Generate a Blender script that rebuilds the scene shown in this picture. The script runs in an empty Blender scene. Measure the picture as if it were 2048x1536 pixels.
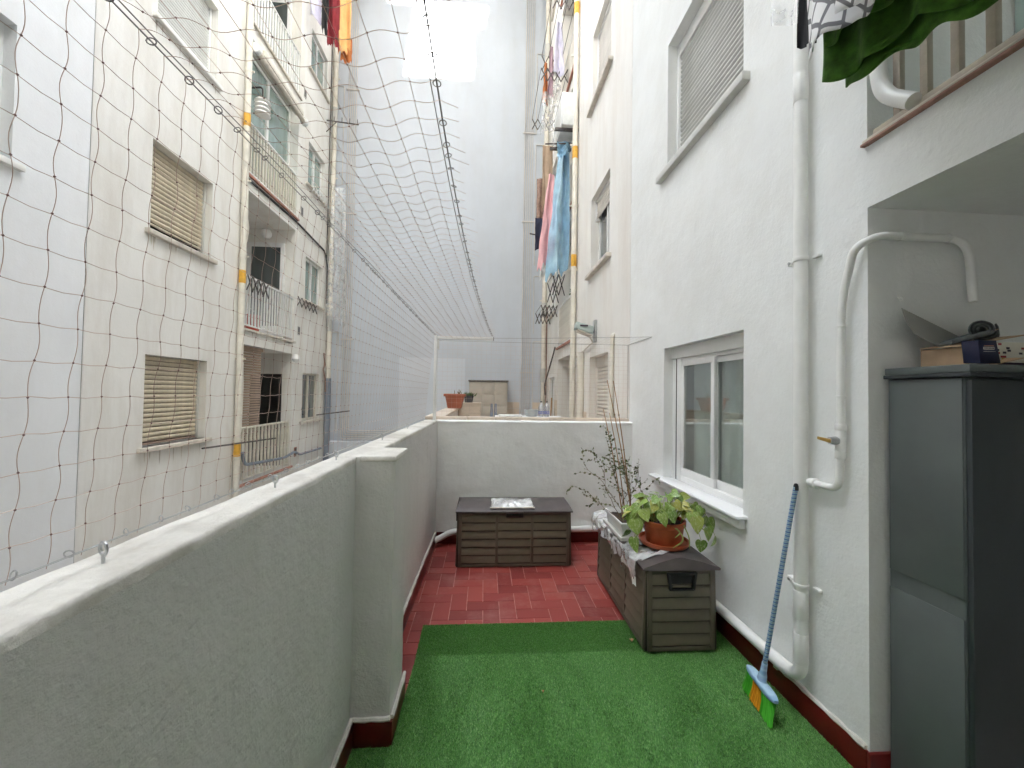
import bpy, bmesh, math, random
import numpy as np
from mathutils import Vector, Matrix, noise

R = math.radians
SC = bpy.context.scene
COL = SC.collection
rnd = random.Random(7)

# ------------------------------------------------------------------ camera
cam = bpy.data.cameras.new('camera')
cam.sensor_width = 36.0
cam.sensor_fit = 'HORIZONTAL'
cam.lens = 14.06
cam.clip_start = 0.02
cam.clip_end = 600
CAM = bpy.data.objects.new('camera', cam)
COL.objects.link(CAM)
_f, _roll = 800.0, R(1.0)
_dy = Vector(((968 - 1024) / _f, (785 - 768) / _f, 1)).normalized()
_up = Vector((math.sin(_roll), -math.cos(_roll), 0))
_up = (_up - _dy * _up.dot(_dy)).normalized()
_rx = _dy.cross(_up)
_W = Matrix((_rx, _dy, _up))                      # photo axes -> world axes
CAM.matrix_world = Matrix.Translation((0, 0, 1.65)) @ Matrix((_W.col[0], -_W.col[1], -_W.col[2])).transposed().to_4x4()
SC.camera = CAM

# ------------------------------------------------------------------ sky and sun
SUN_D = Vector((-0.095, 1.0, -0.70)).normalized()
world = bpy.data.worlds.new('World')
SC.world = world
world.use_nodes = True
nt = world.node_tree
nt.nodes.clear()
sky = nt.nodes.new('ShaderNodeTexSky')
sky.sky_type = 'NISHITA'
sky.sun_disc = False
sky.sun_elevation = math.asin(-SUN_D.z)
sky.sun_rotation = R(174.6)
sky.air_density = 0.8
sky.dust_density = 0.6
sky.ozone_density = 1.0
bg = nt.nodes.new('ShaderNodeBackground')
bg.inputs['Strength'].default_value = 0.15
wo = nt.nodes.new('ShaderNodeOutputWorld')
hs = nt.nodes.new('ShaderNodeHueSaturation')        # thin white haze over the whole sky
hs.inputs['Saturation'].default_value = 0.30
hw = nt.nodes.new('ShaderNodeMix')
hw.data_type = 'RGBA'
hw.blend_type = 'MULTIPLY'
hw.inputs[0].default_value = 1.0
hw.inputs[7].default_value = (0.99, 1.0, 1.0, 1)
nt.links.new(sky.outputs[0], hs.inputs['Color'])
nt.links.new(hs.outputs[0], hw.inputs[6])
nt.links.new(hw.outputs[2], bg.inputs['Color'])
nt.links.new(bg.outputs[0], wo.inputs['Surface'])
sl = bpy.data.lights.new('sun', 'SUN')
sl.energy = 2.0
sl.angle = R(0.4)
sl.color = (1.0, 0.95, 0.88)
SUN = bpy.data.objects.new('sun', sl)
SUN.rotation_euler = SUN_D.to_track_quat('-Z', 'Y').to_euler()
SUN.location = (3, -12, 30)
COL.objects.link(SUN)

vs = SC.view_settings
vs.view_transform = 'Standard'
vs.look = 'None'
vs.exposure = 5.35
vs.gamma = 1.0
SC.render.engine = 'CYCLES'
cy = SC.cycles
cy.max_bounces = 14
cy.diffuse_bounces = 10
cy.glossy_bounces = 4
cy.transparent_max_bounces = 16
cy.sample_clamp_indirect = 6.0
cy.use_denoising = True
cy.caustics_reflective = False
cy.caustics_refractive = False

# ------------------------------------------------------------------ materials
MATS = {}

def new_mat(name):
    m = bpy.data.materials.new(name)
    m.use_nodes = True
    t = m.node_tree
    b = t.nodes['Principled BSDF']
    MATS[name] = m
    return m, t, b

def coords(t, scale=None):
    tc = t.nodes.new('ShaderNodeTexCoord')
    if scale is None:
        return tc.outputs['Object']
    mp = t.nodes.new('ShaderNodeMapping')
    mp.inputs['Scale'].default_value = scale
    t.links.new(tc.outputs['Object'], mp.inputs['Vector'])
    return mp.outputs[0]

def tex_noise(t, co, scale, detail=4, rough=0.6):
    n = t.nodes.new('ShaderNodeTexNoise')
    n.inputs['Scale'].default_value = scale
    n.inputs['Detail'].default_value = detail
    n.inputs['Roughness'].default_value = rough
    t.links.new(co, n.inputs['Vector'])
    return n.outputs['Fac']

def ramp(t, fac, stops):
    r = t.nodes.new('ShaderNodeValToRGB')
    e = r.color_ramp.elements
    while len(e) < len(stops):
        e.new(0.5)
    for i, (p, c) in enumerate(stops):
        e[i].position = p
        e[i].color = (c[0], c[1], c[2], 1) if not isinstance(c, (int, float)) else (c, c, c, 1)
    t.links.new(fac, r.inputs[0])
    return r.outputs[0]

def mixc(t, fac, a, b, mode='MIX'):
    m = t.nodes.new('ShaderNodeMix')
    m.data_type = 'RGBA'
    m.blend_type = mode
    for sock, v in ((0, fac), (6, a), (7, b)):
        if isinstance(v, (int, float)):
            m.inputs[sock].default_value = v
        elif isinstance(v, tuple):
            m.inputs[sock].default_value = (v[0], v[1], v[2], 1)
        else:
            t.links.new(v, m.inputs[sock])
    return m.outputs[2]

def mul(c, k):
    return tuple(x * k for x in c)

def bump(t, b, h, strength, dist):
    n = t.nodes.new('ShaderNodeBump')
    n.inputs['Strength'].default_value = strength
    n.inputs['Distance'].default_value = dist
    t.links.new(h, n.inputs['Height'])
    if b.inputs['Normal'].is_linked:
        t.links.new(b.inputs['Normal'].links[0].from_socket, n.inputs['Normal'])
    t.links.new(n.outputs[0], b.inputs['Normal'])

def M(name, col, rough=0.5, metal=0.0, var=0.12, vs_=6.0, bs=0.0, bscale=60, bdist=0.002, spec=0.5, rand=0.0):
    m, t, b = new_mat(name)
    b.inputs['Roughness'].default_value = rough
    b.inputs['Metallic'].default_value = metal
    b.inputs['Specular IOR Level'].default_value = spec
    co = coords(t)
    f = tex_noise(t, co, vs_, 5)
    c = ramp(t, f, [(0.3, mul(col, 1 - var)), (0.7, mul(col, 1 + var))])
    if rand:
        oi = t.nodes.new('ShaderNodeObjectInfo')
        k = ramp(t, oi.outputs['Random'], [(0, 1 - rand), (1, 1 + rand)])
        c = mixc(t, 1.0, c, k, 'MULTIPLY')
    t.links.new(c, b.inputs['Base Color'])
    if bs:
        bump(t, b, tex_noise(t, co, bscale, 4), bs, bdist)
    return m

def stucco(name, col, fine=55, fs=0.5, coarse=9, cs=0.3, dirt=None, damount=0.0, rough=0.85, blot=0.06, streak=False):
    m, t, b = new_mat(name)
    b.inputs['Roughness'].default_value = rough
    b.inputs['Specular IOR Level'].default_value = 0.25
    co = coords(t)
    f = tex_noise(t, co, 0.9, 6, 0.65)
    c = ramp(t, f, [(0.3, mul(col, 1 - blot)), (0.7, mul(col, 1 + blot * 0.5))])
    if dirt:
        co2 = coords(t, (1.6, 1.6, 0.30)) if streak else coords(t, (1.3, 1.3, 1.3))
        d = ramp(t, tex_noise(t, co2, 1.6, 7, 0.7), [(0.44, 0.0), (0.72, damount)])
        c = mixc(t, d, c, dirt)
        d2 = ramp(t, tex_noise(t, coords(t), 24, 4, 0.7), [(0.68, 0.0), (0.80, damount)])
        c = mixc(t, d2, c, dirt)
    t.links.new(c, b.inputs['Base Color'])
    bump(t, b, tex_noise(t, co, coarse, 3), cs, 0.012)
    bump(t, b, tex_noise(t, co, fine, 5, 0.7), fs, 0.004)
    return m

stucco('render_white', (0.80, 0.81, 0.80), fine=48, fs=0.7, coarse=8, cs=0.5, dirt=(0.62, 0.60, 0.54), damount=0.25)
stucco('render_parapet', (0.70, 0.69, 0.67), fine=52, fs=1.0, coarse=14, cs=0.55, dirt=(0.46, 0.45, 0.40), damount=0.22, blot=0.05, streak=True)
stucco('coping', (0.68, 0.66, 0.61), fine=60, fs=0.6, coarse=14, cs=0.4, dirt=(0.26, 0.23, 0.19), damount=0.75)
stucco('coping_white', (0.85, 0.86, 0.86), fine=60, fs=0.4, coarse=14, cs=0.3, dirt=(0.6, 0.58, 0.54), damount=0.3)
stucco('facade_cream', (0.80, 0.785, 0.75), fine=60, fs=0.4, coarse=6, cs=0.3, dirt=(0.52, 0.46, 0.38), damount=0.42, streak=True)
stucco('facade_cool', (0.80, 0.81, 0.825), fine=60, fs=0.4, coarse=6, cs=0.3, dirt=(0.64, 0.62, 0.58), damount=0.25, streak=True)
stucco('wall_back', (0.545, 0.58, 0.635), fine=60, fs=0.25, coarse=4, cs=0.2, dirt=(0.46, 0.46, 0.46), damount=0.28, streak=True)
stucco('wall_pale', (0.61, 0.64, 0.69), fine=60, fs=0.25, coarse=4, cs=0.2)
stucco('facade_right', (0.79, 0.77, 0.735), fine=60, fs=0.4, coarse=6, cs=0.3, dirt=(0.58, 0.49, 0.40), damount=0.34, streak=True)
stucco('tower_wall', (0.72, 0.68, 0.60), fine=40, fs=0.3)
stucco('concrete', (0.42, 0.40, 0.37), fine=40, fs=0.6, dirt=(0.2, 0.18, 0.16), damount=0.6)
M('stain', (0.56, 0.51, 0.44), 0.9, var=0.25, vs_=9)
M('sill_stone', (0.76, 0.75, 0.72), 0.35, var=0.06, bs=0.1)
M('sill_grey', (0.56, 0.56, 0.53), 0.5, var=0.1)
M('sill_old', (0.60, 0.55, 0.48), 0.7, var=0.18, vs_=10, bs=0.3)
M('sill_white', (0.85, 0.86, 0.87), 0.18, var=0.04, vs_=3)
M('aluminium_white', (0.80, 0.80, 0.79), 0.3, var=0.03)
M('aluminium_grey', (0.55, 0.54, 0.51), 0.4, var=0.06)
M('slat_beige', (0.60, 0.53, 0.40), 0.5, var=0.14, vs_=12, rand=0.08)
M('slat_white', (0.74, 0.74, 0.71), 0.38, var=0.05, rand=0.04)
M('slat_alu', (0.50, 0.50, 0.475), 0.35, var=0.06, rand=0.06)
M('slat_warm', (0.72, 0.68, 0.62), 0.45, var=0.06, rand=0.05)
M('slat_brown', (0.34, 0.25, 0.19), 0.6, var=0.12, rand=0.08)
M('gasket', (0.03, 0.03, 0.03), 0.6)
M('pipe_white', (0.80, 0.80, 0.78), 0.28, var=0.05, vs_=9, bs=0.15, bscale=25, bdist=0.003)
M('pipe_cream', (0.72, 0.68, 0.60), 0.5, var=0.12, vs_=5)
M('pipe_grey', (0.22, 0.25, 0.30), 0.5, var=0.15)
M('conduit', (0.60, 0.575, 0.55), 0.5, var=0.08)
M('tape_yellow', (0.74, 0.40, 0.05), 0.6, var=0.15, vs_=20)
M('cable_black', (0.03, 0.028, 0.027), 0.55)
M('rail_white', (0.72, 0.72, 0.71), 0.4, var=0.06)
M('rail_cream', (0.66, 0.62, 0.54), 0.5, var=0.12, vs_=14)
M('rail_rust', (0.30, 0.19, 0.15), 0.7, var=0.35, vs_=20)
M('bar_beige', (0.46, 0.40, 0.33), 0.5, var=0.1, vs_=20)
M('terracotta_slab', (0.42, 0.20, 0.15), 0.75, var=0.25, vs_=14, bs=0.3)
M('ledge_clay', (0.34, 0.19, 0.15), 0.7, var=0.3, vs_=18, bs=0.4)
M('terracotta_pot', (0.40, 0.085, 0.03), 0.45, var=0.08, vs_=8)
M('terracotta_far', (0.36, 0.11, 0.06), 0.55, var=0.1)
M('pot_dark', (0.05, 0.05, 0.06), 0.5)
M('soil', (0.045, 0.03, 0.02), 0.95, var=0.4, vs_=60, bs=0.8, bscale=90, bdist=0.01)
M('skirting', (0.13, 0.012, 0.010), 0.28, var=0.2, vs_=12, bs=0.1, bscale=30)
M('planter_white', (0.78, 0.78, 0.76), 0.35, var=0.05)
M('cabinet_beige', (0.46, 0.42, 0.36), 0.55, var=0.05)
M('cabinet_trim', (0.16, 0.15, 0.14), 0.5)
M('cupboard_side', (0.10, 0.115, 0.112), 0.45, var=0.14, vs_=2.2, bs=0.1, bscale=160, bdist=0.001)
M('cupboard_shade_dark', (0.035, 0.042, 0.045), 0.42, var=0.1, vs_=3, bs=0.1, bscale=160, bdist=0.001)  # darker copy for the door front, porch shade put into the colour
M('cardboard', (0.46, 0.32, 0.20), 0.8, var=0.1, vs_=14)
M('carton_blue', (0.012, 0.016, 0.05), 0.4)
M('carton_print', (0.75, 0.72, 0.62), 0.5)
M('print_red', (0.35, 0.03, 0.03), 0.5)
M('print_dark', (0.05, 0.03, 0.05), 0.5)
M('print_yellow', (0.6, 0.45, 0.05), 0.5)
M('felt_grey', (0.10, 0.11, 0.11), 0.9, var=0.3, vs_=40, bs=0.5, bscale=90)
M('corrugated_grey', (0.30, 0.30, 0.27), 0.6, var=0.06)
M('metal_galv', (0.55, 0.56, 0.57), 0.35, metal=0.9, var=0.1, vs_=30)
M('wire_dark', (0.20, 0.185, 0.18), 0.5, metal=0.3)
M('brass', (0.50, 0.33, 0.10), 0.35, metal=0.8, var=0.25, vs_=60)
M('net_brown', (0.56, 0.42, 0.36), 0.8)
M('net_knot', (0.20, 0.12, 0.11), 0.8)
M('rack_iron', (0.09, 0.075, 0.07), 0.6, var=0.3, vs_=30)
M('box_gap_shade', (0.03, 0.026, 0.02), 0.6)  # dark body colour stands in for shade in the gaps between slats
M('box_slat', (0.145, 0.125, 0.090), 0.5, var=0.07, vs_=14, bs=0.22, bscale=220, bdist=0.001, rand=0.05)
M('box_frame', (0.122, 0.104, 0.078), 0.5, var=0.07, vs_=14, bs=0.2, bscale=220, bdist=0.001)
M('box_lid', (0.080, 0.066, 0.064), 0.5, var=0.16, vs_=9, bs=0.25, bscale=180, bdist=0.001)
M('plastic_black', (0.012, 0.012, 0.012), 0.35)
M('broom_green', (0.08, 0.55, 0.03), 0.5, var=0.2, vs_=40)
M('broom_orange', (0.85, 0.33, 0.01), 0.5, var=0.15, vs_=40)
M('cane', (0.36, 0.20, 0.09), 0.55, var=0.25, vs_=20)
M('twig', (0.20, 0.14, 0.08), 0.7, var=0.2)
M('vine_stem', (0.30, 0.36, 0.10), 0.5, var=0.2)
M('leaf_small', (0.10, 0.125, 0.045), 0.5, var=0.5, vs_=30)
M('bush', (0.06, 0.13, 0.03), 0.6, var=0.4, vs_=18)
M('paint_blue', (0.06, 0.10, 0.42), 0.4)
M('bucket_red', (0.42, 0.05, 0.03), 0.4)
M('bucket_violet', (0.30, 0.08, 0.24), 0.4)
M('lamp_body', (0.40, 0.46, 0.44), 0.4, metal=0.2)
M('lamp_glass', (0.62, 0.58, 0.52), 0.2)
M('steel_box', (0.70, 0.71, 0.70), 0.4)
M('chair_blue', (0.20, 0.23, 0.30), 0.5)
M('bowl_grey', (0.42, 0.45, 0.45), 0.4)
M('tile_beige', (0.58, 0.49, 0.40), 0.35, var=0.1, vs_=9, rand=0.12)
M('tile_grout', (0.44, 0.38, 0.32), 0.9)
M('cloth_orange', (0.74, 0.42, 0.17), 0.85, var=0.12, vs_=9)
M('cloth_red', (0.20, 0.012, 0.02), 0.85)
M('cloth_brown', (0.42, 0.13, 0.03), 0.85)
M('cloth_navy', (0.03, 0.035, 0.07), 0.85)
M('cloth_lilac', (0.62, 0.60, 0.72), 0.85)
M('cloth_pink', (0.80, 0.45, 0.47), 0.85, var=0.06)
M('cloth_rose', (0.40, 0.27, 0.31), 0.85)
M('cloth_green', (0.05, 0.14, 0.012), 0.95, var=0.35, vs_=30, bs=0.6, bscale=260, bdist=0.003)
M('cloth_purple', (0.10, 0.012, 0.09), 0.9)
M('cloth_black', (0.02, 0.02, 0.022), 0.9)
M('cloth_tan', (0.45, 0.33, 0.24), 0.9)
M('curtain', (0.76, 0.78, 0.77), 0.9)
M('room_dark', (0.42, 0.445, 0.435), 0.9)
M('door_white', (0.76, 0.76, 0.76), 0.4)
M('towel_bar', (0.25, 0.22, 0.20), 0.5)

# floor tiles: worn dark red, dusty bloom
m, t, b = new_mat('tile_red')
co = coords(t)
oi = t.nodes.new('ShaderNodeObjectInfo')
base = ramp(t, oi.outputs['Random'], [(0, (0.19, 0.026, 0.022)), (0.5, (0.26, 0.040, 0.033)), (1, (0.31, 0.058, 0.046))])
geo = t.nodes.new('ShaderNodeNewGeometry')
d = ramp(t, tex_noise(t, geo.outputs['Position'], 2.6, 7, 0.72), [(0.50, 0.0), (0.72, 0.42)])
c = mixc(t, d, base, (0.40, 0.22, 0.20))
d = ramp(t, tex_noise(t, geo.outputs['Position'], 30, 5, 0.7), [(0.55, 0.0), (0.8, 0.25)])
c = mixc(t, d, c, (0.20, 0.03, 0.03))
t.links.new(c, b.inputs['Base Color'])
b.inputs['Roughness'].default_value = 0.5
bump(t, b, tex_noise(t, geo.outputs['Position'], 40, 4), 0.15, 0.002)
M('grout', (0.46, 0.25, 0.22), 0.9, var=0.35, vs_=14)

# artificial grass
m, t, b = new_mat('grass_blade')
geo = t.nodes.new('ShaderNodeNewGeometry')
c = ramp(t, geo.outputs['Random Per Island'], [(0, (0.035, 0.13, 0.018)), (0.4, (0.095, 0.29, 0.050)), (0.85, (0.17, 0.42, 0.10)), (1, (0.34, 0.56, 0.23))])
t.links.new(c, b.inputs['Base Color'])
b.inputs['Roughness'].default_value = 0.45
M('grass_backing', (0.05, 0.14, 0.035), 0.9)

# window glass: dark, reflecting panes of closed rooms
def glass(name, col, rough=0.03):
    m, t, b = new_mat(name)
    co = coords(t, (6, 6, 0.6))
    c = ramp(t, tex_noise(t, co, 1.2, 2), [(0.35, mul(col, 0.8)), (0.65, mul(col, 1.2))])
    t.links.new(c, b.inputs['Base Color'])
    b.inputs['Roughness'].default_value = rough
    b.inputs['Coat Weight'].default_value = 1.0
    b.inputs['Coat Roughness'].default_value = 0.02
    return m
glass('glass_green', (0.22, 0.30, 0.28))
glass('glass_dark', (0.07, 0.085, 0.085))
glass('glass_black', (0.015, 0.018, 0.018))
glass('glass_loggia', (0.26, 0.33, 0.30))

def clear(name, tint, gloss, rough=0.02, milky=0.0, mcol=(0.8, 0.8, 0.8), bmp=None, msc=9):
    m = bpy.data.materials.new(name)
    m.use_nodes = True
    t = m.node_tree
    t.nodes.clear()
    o = t.nodes.new('ShaderNodeOutputMaterial')
    tr = t.nodes.new('ShaderNodeBsdfTransparent')
    tr.inputs[0].default_value = (*tint, 1)
    gl = t.nodes.new('ShaderNodeBsdfGlossy')
    gl.inputs['Roughness'].default_value = rough
    gl.inputs['Color'].default_value = (0.95, 0.95, 0.95, 1)
    df = t.nodes.new('ShaderNodeBsdfDiffuse')
    df.inputs['Color'].default_value = (*mcol, 1)
    ml = t.nodes.new('ShaderNodeMixShader')
    mg = t.nodes.new('ShaderNodeMixShader')
    co = coords(t)
    if milky:
        r = ramp(t, tex_noise(t, co, msc, 5), [(0.3, milky * 0.5), (0.7, min(1.0, milky * 1.5))])
        t.links.new(r, ml.inputs[0])
    else:
        ml.inputs[0].default_value = 0
    t.links.new(tr.outputs[0], ml.inputs[1])
    t.links.new(df.outputs[0], ml.inputs[2])
    lw = t.nodes.new('ShaderNodeLayerWeight')
    lw.inputs['Blend'].default_value = 0.5
    rr = ramp(t, lw.outputs['Facing'], [(0, gloss), (0.6, gloss * 1.6), (1, min(1, gloss * 5))])
    t.links.new(rr, mg.inputs[0])
    t.links.new(ml.outputs[0], mg.inputs[1])
    t.links.new(gl.outputs[0], mg.inputs[2])
    if bmp:
        bn = t.nodes.new('ShaderNodeBump')
        bn.inputs['Strength'].default_value = bmp[1]
        bn.inputs['Distance'].default_value = 0.02
        t.links.new(tex_noise(t, co, bmp[0], 4), bn.inputs['Height'])
        t.links.new(bn.outputs[0], gl.inputs['Normal'])
        t.links.new(bn.outputs[0], df.inputs['Normal'])
    t.links.new(mg.outputs[0], o.inputs[0])
    MATS[name] = m
clear('glass_clear', (0.88, 0.93, 0.91), 0.15)
clear('plastic_clear', (0.97, 0.97, 0.97), 0.20, 0.12, 0.58, (0.88, 0.89, 0.90), (14, 0.9))
clear('plastic_hang', (0.97, 0.97, 0.97), 0.05, 0.25, 0.28, (0.80, 0.81, 0.82), (5, 0.4))
clear('plastic_blue', (0.60, 0.82, 0.95), 0.05, 0.25, 0.62, (0.36, 0.60, 0.80), None, 1.2)
clear('bottle_clear', (0.90, 0.93, 0.98), 0.16, 0.08, 0.28, (0.75, 0.8, 0.9))

for nm, c0, c1 in (('broom_green', (0.05, 0.38, 0.02), (0.13, 0.66, 0.06)), ('broom_orange', (0.62, 0.22, 0.005), (0.95, 0.45, 0.03))):
    t = MATS[nm].node_tree
    geo = t.nodes.new('ShaderNodeNewGeometry')
    t.links.new(ramp(t, geo.outputs['Random Per Island'], [(0, c0), (1, c1)]), t.nodes['Principled BSDF'].inputs['Base Color'])

# striped broom plastic
def striped(name, axis_scale, cols, rough=0.35):
    m, t, b = new_mat(name)
    w = t.nodes.new('ShaderNodeTexWave')
    w.wave_type = 'BANDS'
    w.bands_direction = 'Z'
    w.inputs['Scale'].default_value = axis_scale
    w.inputs['Distortion'].default_value = 1.5
    w.inputs['Detail'].default_value = 3
    w.inputs['Detail Scale'].default_value = 3
    t.links.new(coords(t), w.inputs['Vector'])
    n = len(cols)
    c = ramp(t, w.outputs['Fac'], [(i / (n - 1), k) for i, k in enumerate(cols)])
    t.links.new(c, b.inputs['Base Color'])
    b.inputs['Roughness'].default_value = rough
striped('broom_stripes', 16, [(0.09, 0.14, 0.34), (0.17, 0.29, 0.50), (0.30, 0.50, 0.56), (0.38, 0.56, 0.50), (0.24, 0.26, 0.48)])
striped('broom_head', 5, [(0.22, 0.38, 0.58), (0.40, 0.58, 0.72), (0.30, 0.42, 0.62)])

# pothos leaf, cream marbling
m, t, b = new_mat('leaf_pothos')
oi = t.nodes.new('ShaderNodeObjectInfo')
base = ramp(t, oi.outputs['Random'], [(0, (0.13, 0.24, 0.035)), (0.5, (0.21, 0.33, 0.06)), (0.8, (0.28, 0.37, 0.08)), (1, (0.40, 0.38, 0.07))])
va = t.nodes.new('ShaderNodeVectorMath')
va.operation = 'ADD'
t.links.new(coords(t, (9, 3, 1)), va.inputs[0])
t.links.new(oi.outputs['Location'], va.inputs[1])
f = ramp(t, tex_noise(t, va.outputs[0], 1.6, 5, 0.65), [(0.52, 0.0), (0.60, 0.75)])
c = mixc(t, f, base, (0.55, 0.60, 0.34))
t.links.new(c, b.inputs['Base Color'])
b.inputs['Roughness'].default_value = 0.32
b.inputs['Subsurface Weight'].default_value = 0.0

# printed cotton: grey rounded lattice on white
m, t, b = new_mat('cloth_print')
uv = t.nodes.new('ShaderNodeTexCoord')
mp = t.nodes.new('ShaderNodeMapping')
mp.inputs['Scale'].default_value = (10, 10, 1)
mp.inputs['Rotation'].default_value = (0, 0, 0.5)
t.links.new(uv.outputs['UV'], mp.inputs['Vector'])
vo = t.nodes.new('ShaderNodeTexVoronoi')
vo.feature = 'DISTANCE_TO_EDGE'
vo.inputs['Scale'].default_value = 0.9
vo.inputs['Randomness'].default_value = 0.35
t.links.new(mp.outputs[0], vo.inputs['Vector'])
c = ramp(t, vo.outputs['Distance'], [(0.075, (0.18, 0.18, 0.19)), (0.10, (0.78, 0.78, 0.78))])
t.links.new(c, b.inputs['Base Color'])
b.inputs['Roughness'].default_value = 0.9

# ------------------------------------------------------------------ mesh helpers
class MB:
    def __init__(s):
        s.v, s.f = [], []

    def add(s, vs, fs):
        o = len(s.v)
        s.v += [tuple(x) for x in vs]
        s.f += [tuple(i + o for i in f) for f in fs]

    def box(s, x0, x1, y0, y1, z0, z1):
        s.add([(x0, y0, z0), (x1, y0, z0), (x1, y1, z0), (x0, y1, z0), (x0, y0, z1), (x1, y0, z1), (x1, y1, z1), (x0, y1, z1)],
              [(3, 2, 1, 0), (4, 5, 6, 7), (0, 1, 5, 4), (1, 2, 6, 5), (2, 3, 7, 6), (3, 0, 4, 7)])
        return s

    def quad(s, *p):
        s.add(p, [tuple(range(len(p)))])
        return s

    def hexa(s, p):
        s.add(p, [(3, 2, 1, 0), (4, 5, 6, 7), (0, 1, 5, 4), (1, 2, 6, 5), (2, 3, 7, 6), (3, 0, 4, 7)])
        return s

    def tube(s, pts, r, n=8, cap=True):
        pts = [Vector(p) for p in pts]
        k = len(pts)
        rs = r if isinstance(r, (list, tuple)) else [r] * k
        t0 = (pts[1] - pts[0]).normalized()
        a = Vector((0, 0, 1)) if abs(t0.z) < 0.9 else Vector((1, 0, 0))
        u = t0.cross(a).normalized()
        vs, fs = [], []
        for i, p in enumerate(pts):
            if i == 0:
                tg = t0
            elif i == k - 1:
                tg = (pts[-1] - pts[-2]).normalized()
            else:
                tg = ((pts[i + 1] - p).normalized() + (p - pts[i - 1]).normalized())
                tg = tg.normalized() if tg.length > 1e-6 else (pts[i + 1] - p).normalized()
            u = (u - tg * u.dot(tg))
            u = u.normalized() if u.length > 1e-6 else tg.orthogonal().normalized()
            w = tg.cross(u)
            for j in range(n):
                an = 2 * math.pi * j / n
                vs.append(p + (u * math.cos(an) + w * math.sin(an)) * rs[i])
        for i in range(k - 1):
            for j in range(n):
                j2 = (j + 1) % n
                fs.append((i * n + j, i * n + j2, (i + 1) * n + j2, (i + 1) * n + j))
        if cap:
            fs.append(tuple(range(n - 1, -1, -1)))
            fs.append(tuple((k - 1) * n + j for j in range(n)))
        s.add(vs, fs)
        return s

    def lathe(s, prof, c=(0, 0, 0), n=28):
        vs, fs = [], []
        for r_, z in prof:
            for j in range(n):
                a = 2 * math.pi * j / n
                vs.append((c[0] + r_ * math.cos(a), c[1] + r_ * math.sin(a), c[2] + z))
        for i in range(len(prof) - 1):
            for j in range(n):
                j2 = (j + 1) % n
                fs.append((i * n + j, i * n + j2, (i + 1) * n + j2, (i + 1) * n + j))
        s.add(vs, fs)
        return s

    def ring(s, c, axis, R_, r, n=12, k=5):
        a = Vector(axis).normalized()
        u = a.orthogonal().normalized()
        w = a.cross(u)
        pts = [Vector(c) + (u * math.cos(2 * math.pi * i / n) + w * math.sin(2 * math.pi * i / n)) * R_ for i in range(n + 1)]
        return s.tube(pts, r, k, False)

    def grid(s, fn, nu, nv):
        vs = [fn(i / nu, j / nv) for j in range(nv + 1) for i in range(nu + 1)]
        fs = [(j * (nu + 1) + i, j * (nu + 1) + i + 1, (j + 1) * (nu + 1) + i + 1, (j + 1) * (nu + 1) + i) for j in range(nv) for i in range(nu)]
        s.add(vs, fs)
        return s

    def build(s, name, mat, parent=None, bevel=0, smooth=38, org=None, label=None, kind=None, normals=True):
        base = Vector((0, 0, 0))
        if parent is not None:
            base = world_org(parent)
        elif org is not None:
            base = Vector(org)
        me = bpy.data.meshes.new(name)
        me.from_pydata([(x - base.x, y - base.y, z - base.z) for x, y, z in s.v], [], s.f)
        if bevel or normals:
            bm = bmesh.new()
            bm.from_mesh(me)
            if normals:
                bmesh.ops.recalc_face_normals(bm, faces=bm.faces)
            if bevel:
                bm.edges.ensure_lookup_table()
                es = [e for e in bm.edges if len(e.link_faces) == 2 and e.calc_face_angle(0) > 0.5]
                bmesh.ops.bevel(bm, geom=es, offset=bevel, segments=2, profile=0.5, affect='EDGES', clamp_overlap=True)
            bm.to_mesh(me)
            bm.free()
        if smooth:
            me.polygons.foreach_set('use_smooth', [True] * len(me.polygons))
            me.set_sharp_from_angle(angle=R(smooth))
        me.materials.append(MATS[mat])
        o = bpy.data.objects.new(name, me)
        COL.objects.link(o)
        if parent is not None:
            o.parent = parent
        else:
            o.location = base
        if label:
            o['label'] = label
        if kind:
            o['kind'] = kind
        return o

def world_org(o):
    p = Vector((0, 0, 0))
    while o is not None:
        p += o.location
        o = o.parent
    return p

def tag(o, label, cat, group=None):
    o['label'] = label
    o['category'] = cat
    if group:
        o['group'] = group
    return o

def thing(name, label, cat, loc=(0, 0, 0), group=None):
    o = bpy.data.objects.new(name, None)
    o.empty_display_size = 0.1
    COL.objects.link(o)
    o.location = loc
    return tag(o, label, cat, group)

def copy_tree(o, parent=None):
    c = o.copy()
    COL.objects.link(c)
    c.parent = parent
    for ch in list(o.children):
        copy_tree(ch, c)
    return c

def fillet(pts, r, n=6):
    pts = [Vector(p) for p in pts]
    out = [pts[0]]
    for i in range(1, len(pts) - 1):
        a, p, b_ = pts[i - 1], pts[i], pts[i + 1]
        d1, d2 = (a - p), (b_ - p)
        k = min(r, d1.length * 0.48, d2.length * 0.48)
        s, e = p + d1.normalized() * k, p + d2.normalized() * k
        for j in range(n + 1):
            q = j / n
            out.append(s * (1 - q) ** 2 + p * 2 * q * (1 - q) + e * q * q)
    out.append(pts[-1])
    return out

def nz(x, y, z, s=1.0):
    return noise.noise(Vector((x * s, y * s, z * s)))

# facades: (s along the wall, z up, n out of the wall) -> world
XL, XR, YB = -4.2, 1.69, 11.0
LEFT = lambda s, z, n: (XL + n, s, z)
RIGHT = lambda s, z, n: (XR - n, s, z)
BACK = lambda s, z, n: (s, YB - n, z)

def fbox(mb, F, s0, s1, z0, z1, n0, n1):
    p = [F(s0, z0, n0), F(s1, z0, n0), F(s1, z0, n1), F(s0, z0, n1), F(s0, z1, n0), F(s1, z1, n0), F(s1, z1, n1), F(s0, z1, n1)]
    return mb.hexa(p)

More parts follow.
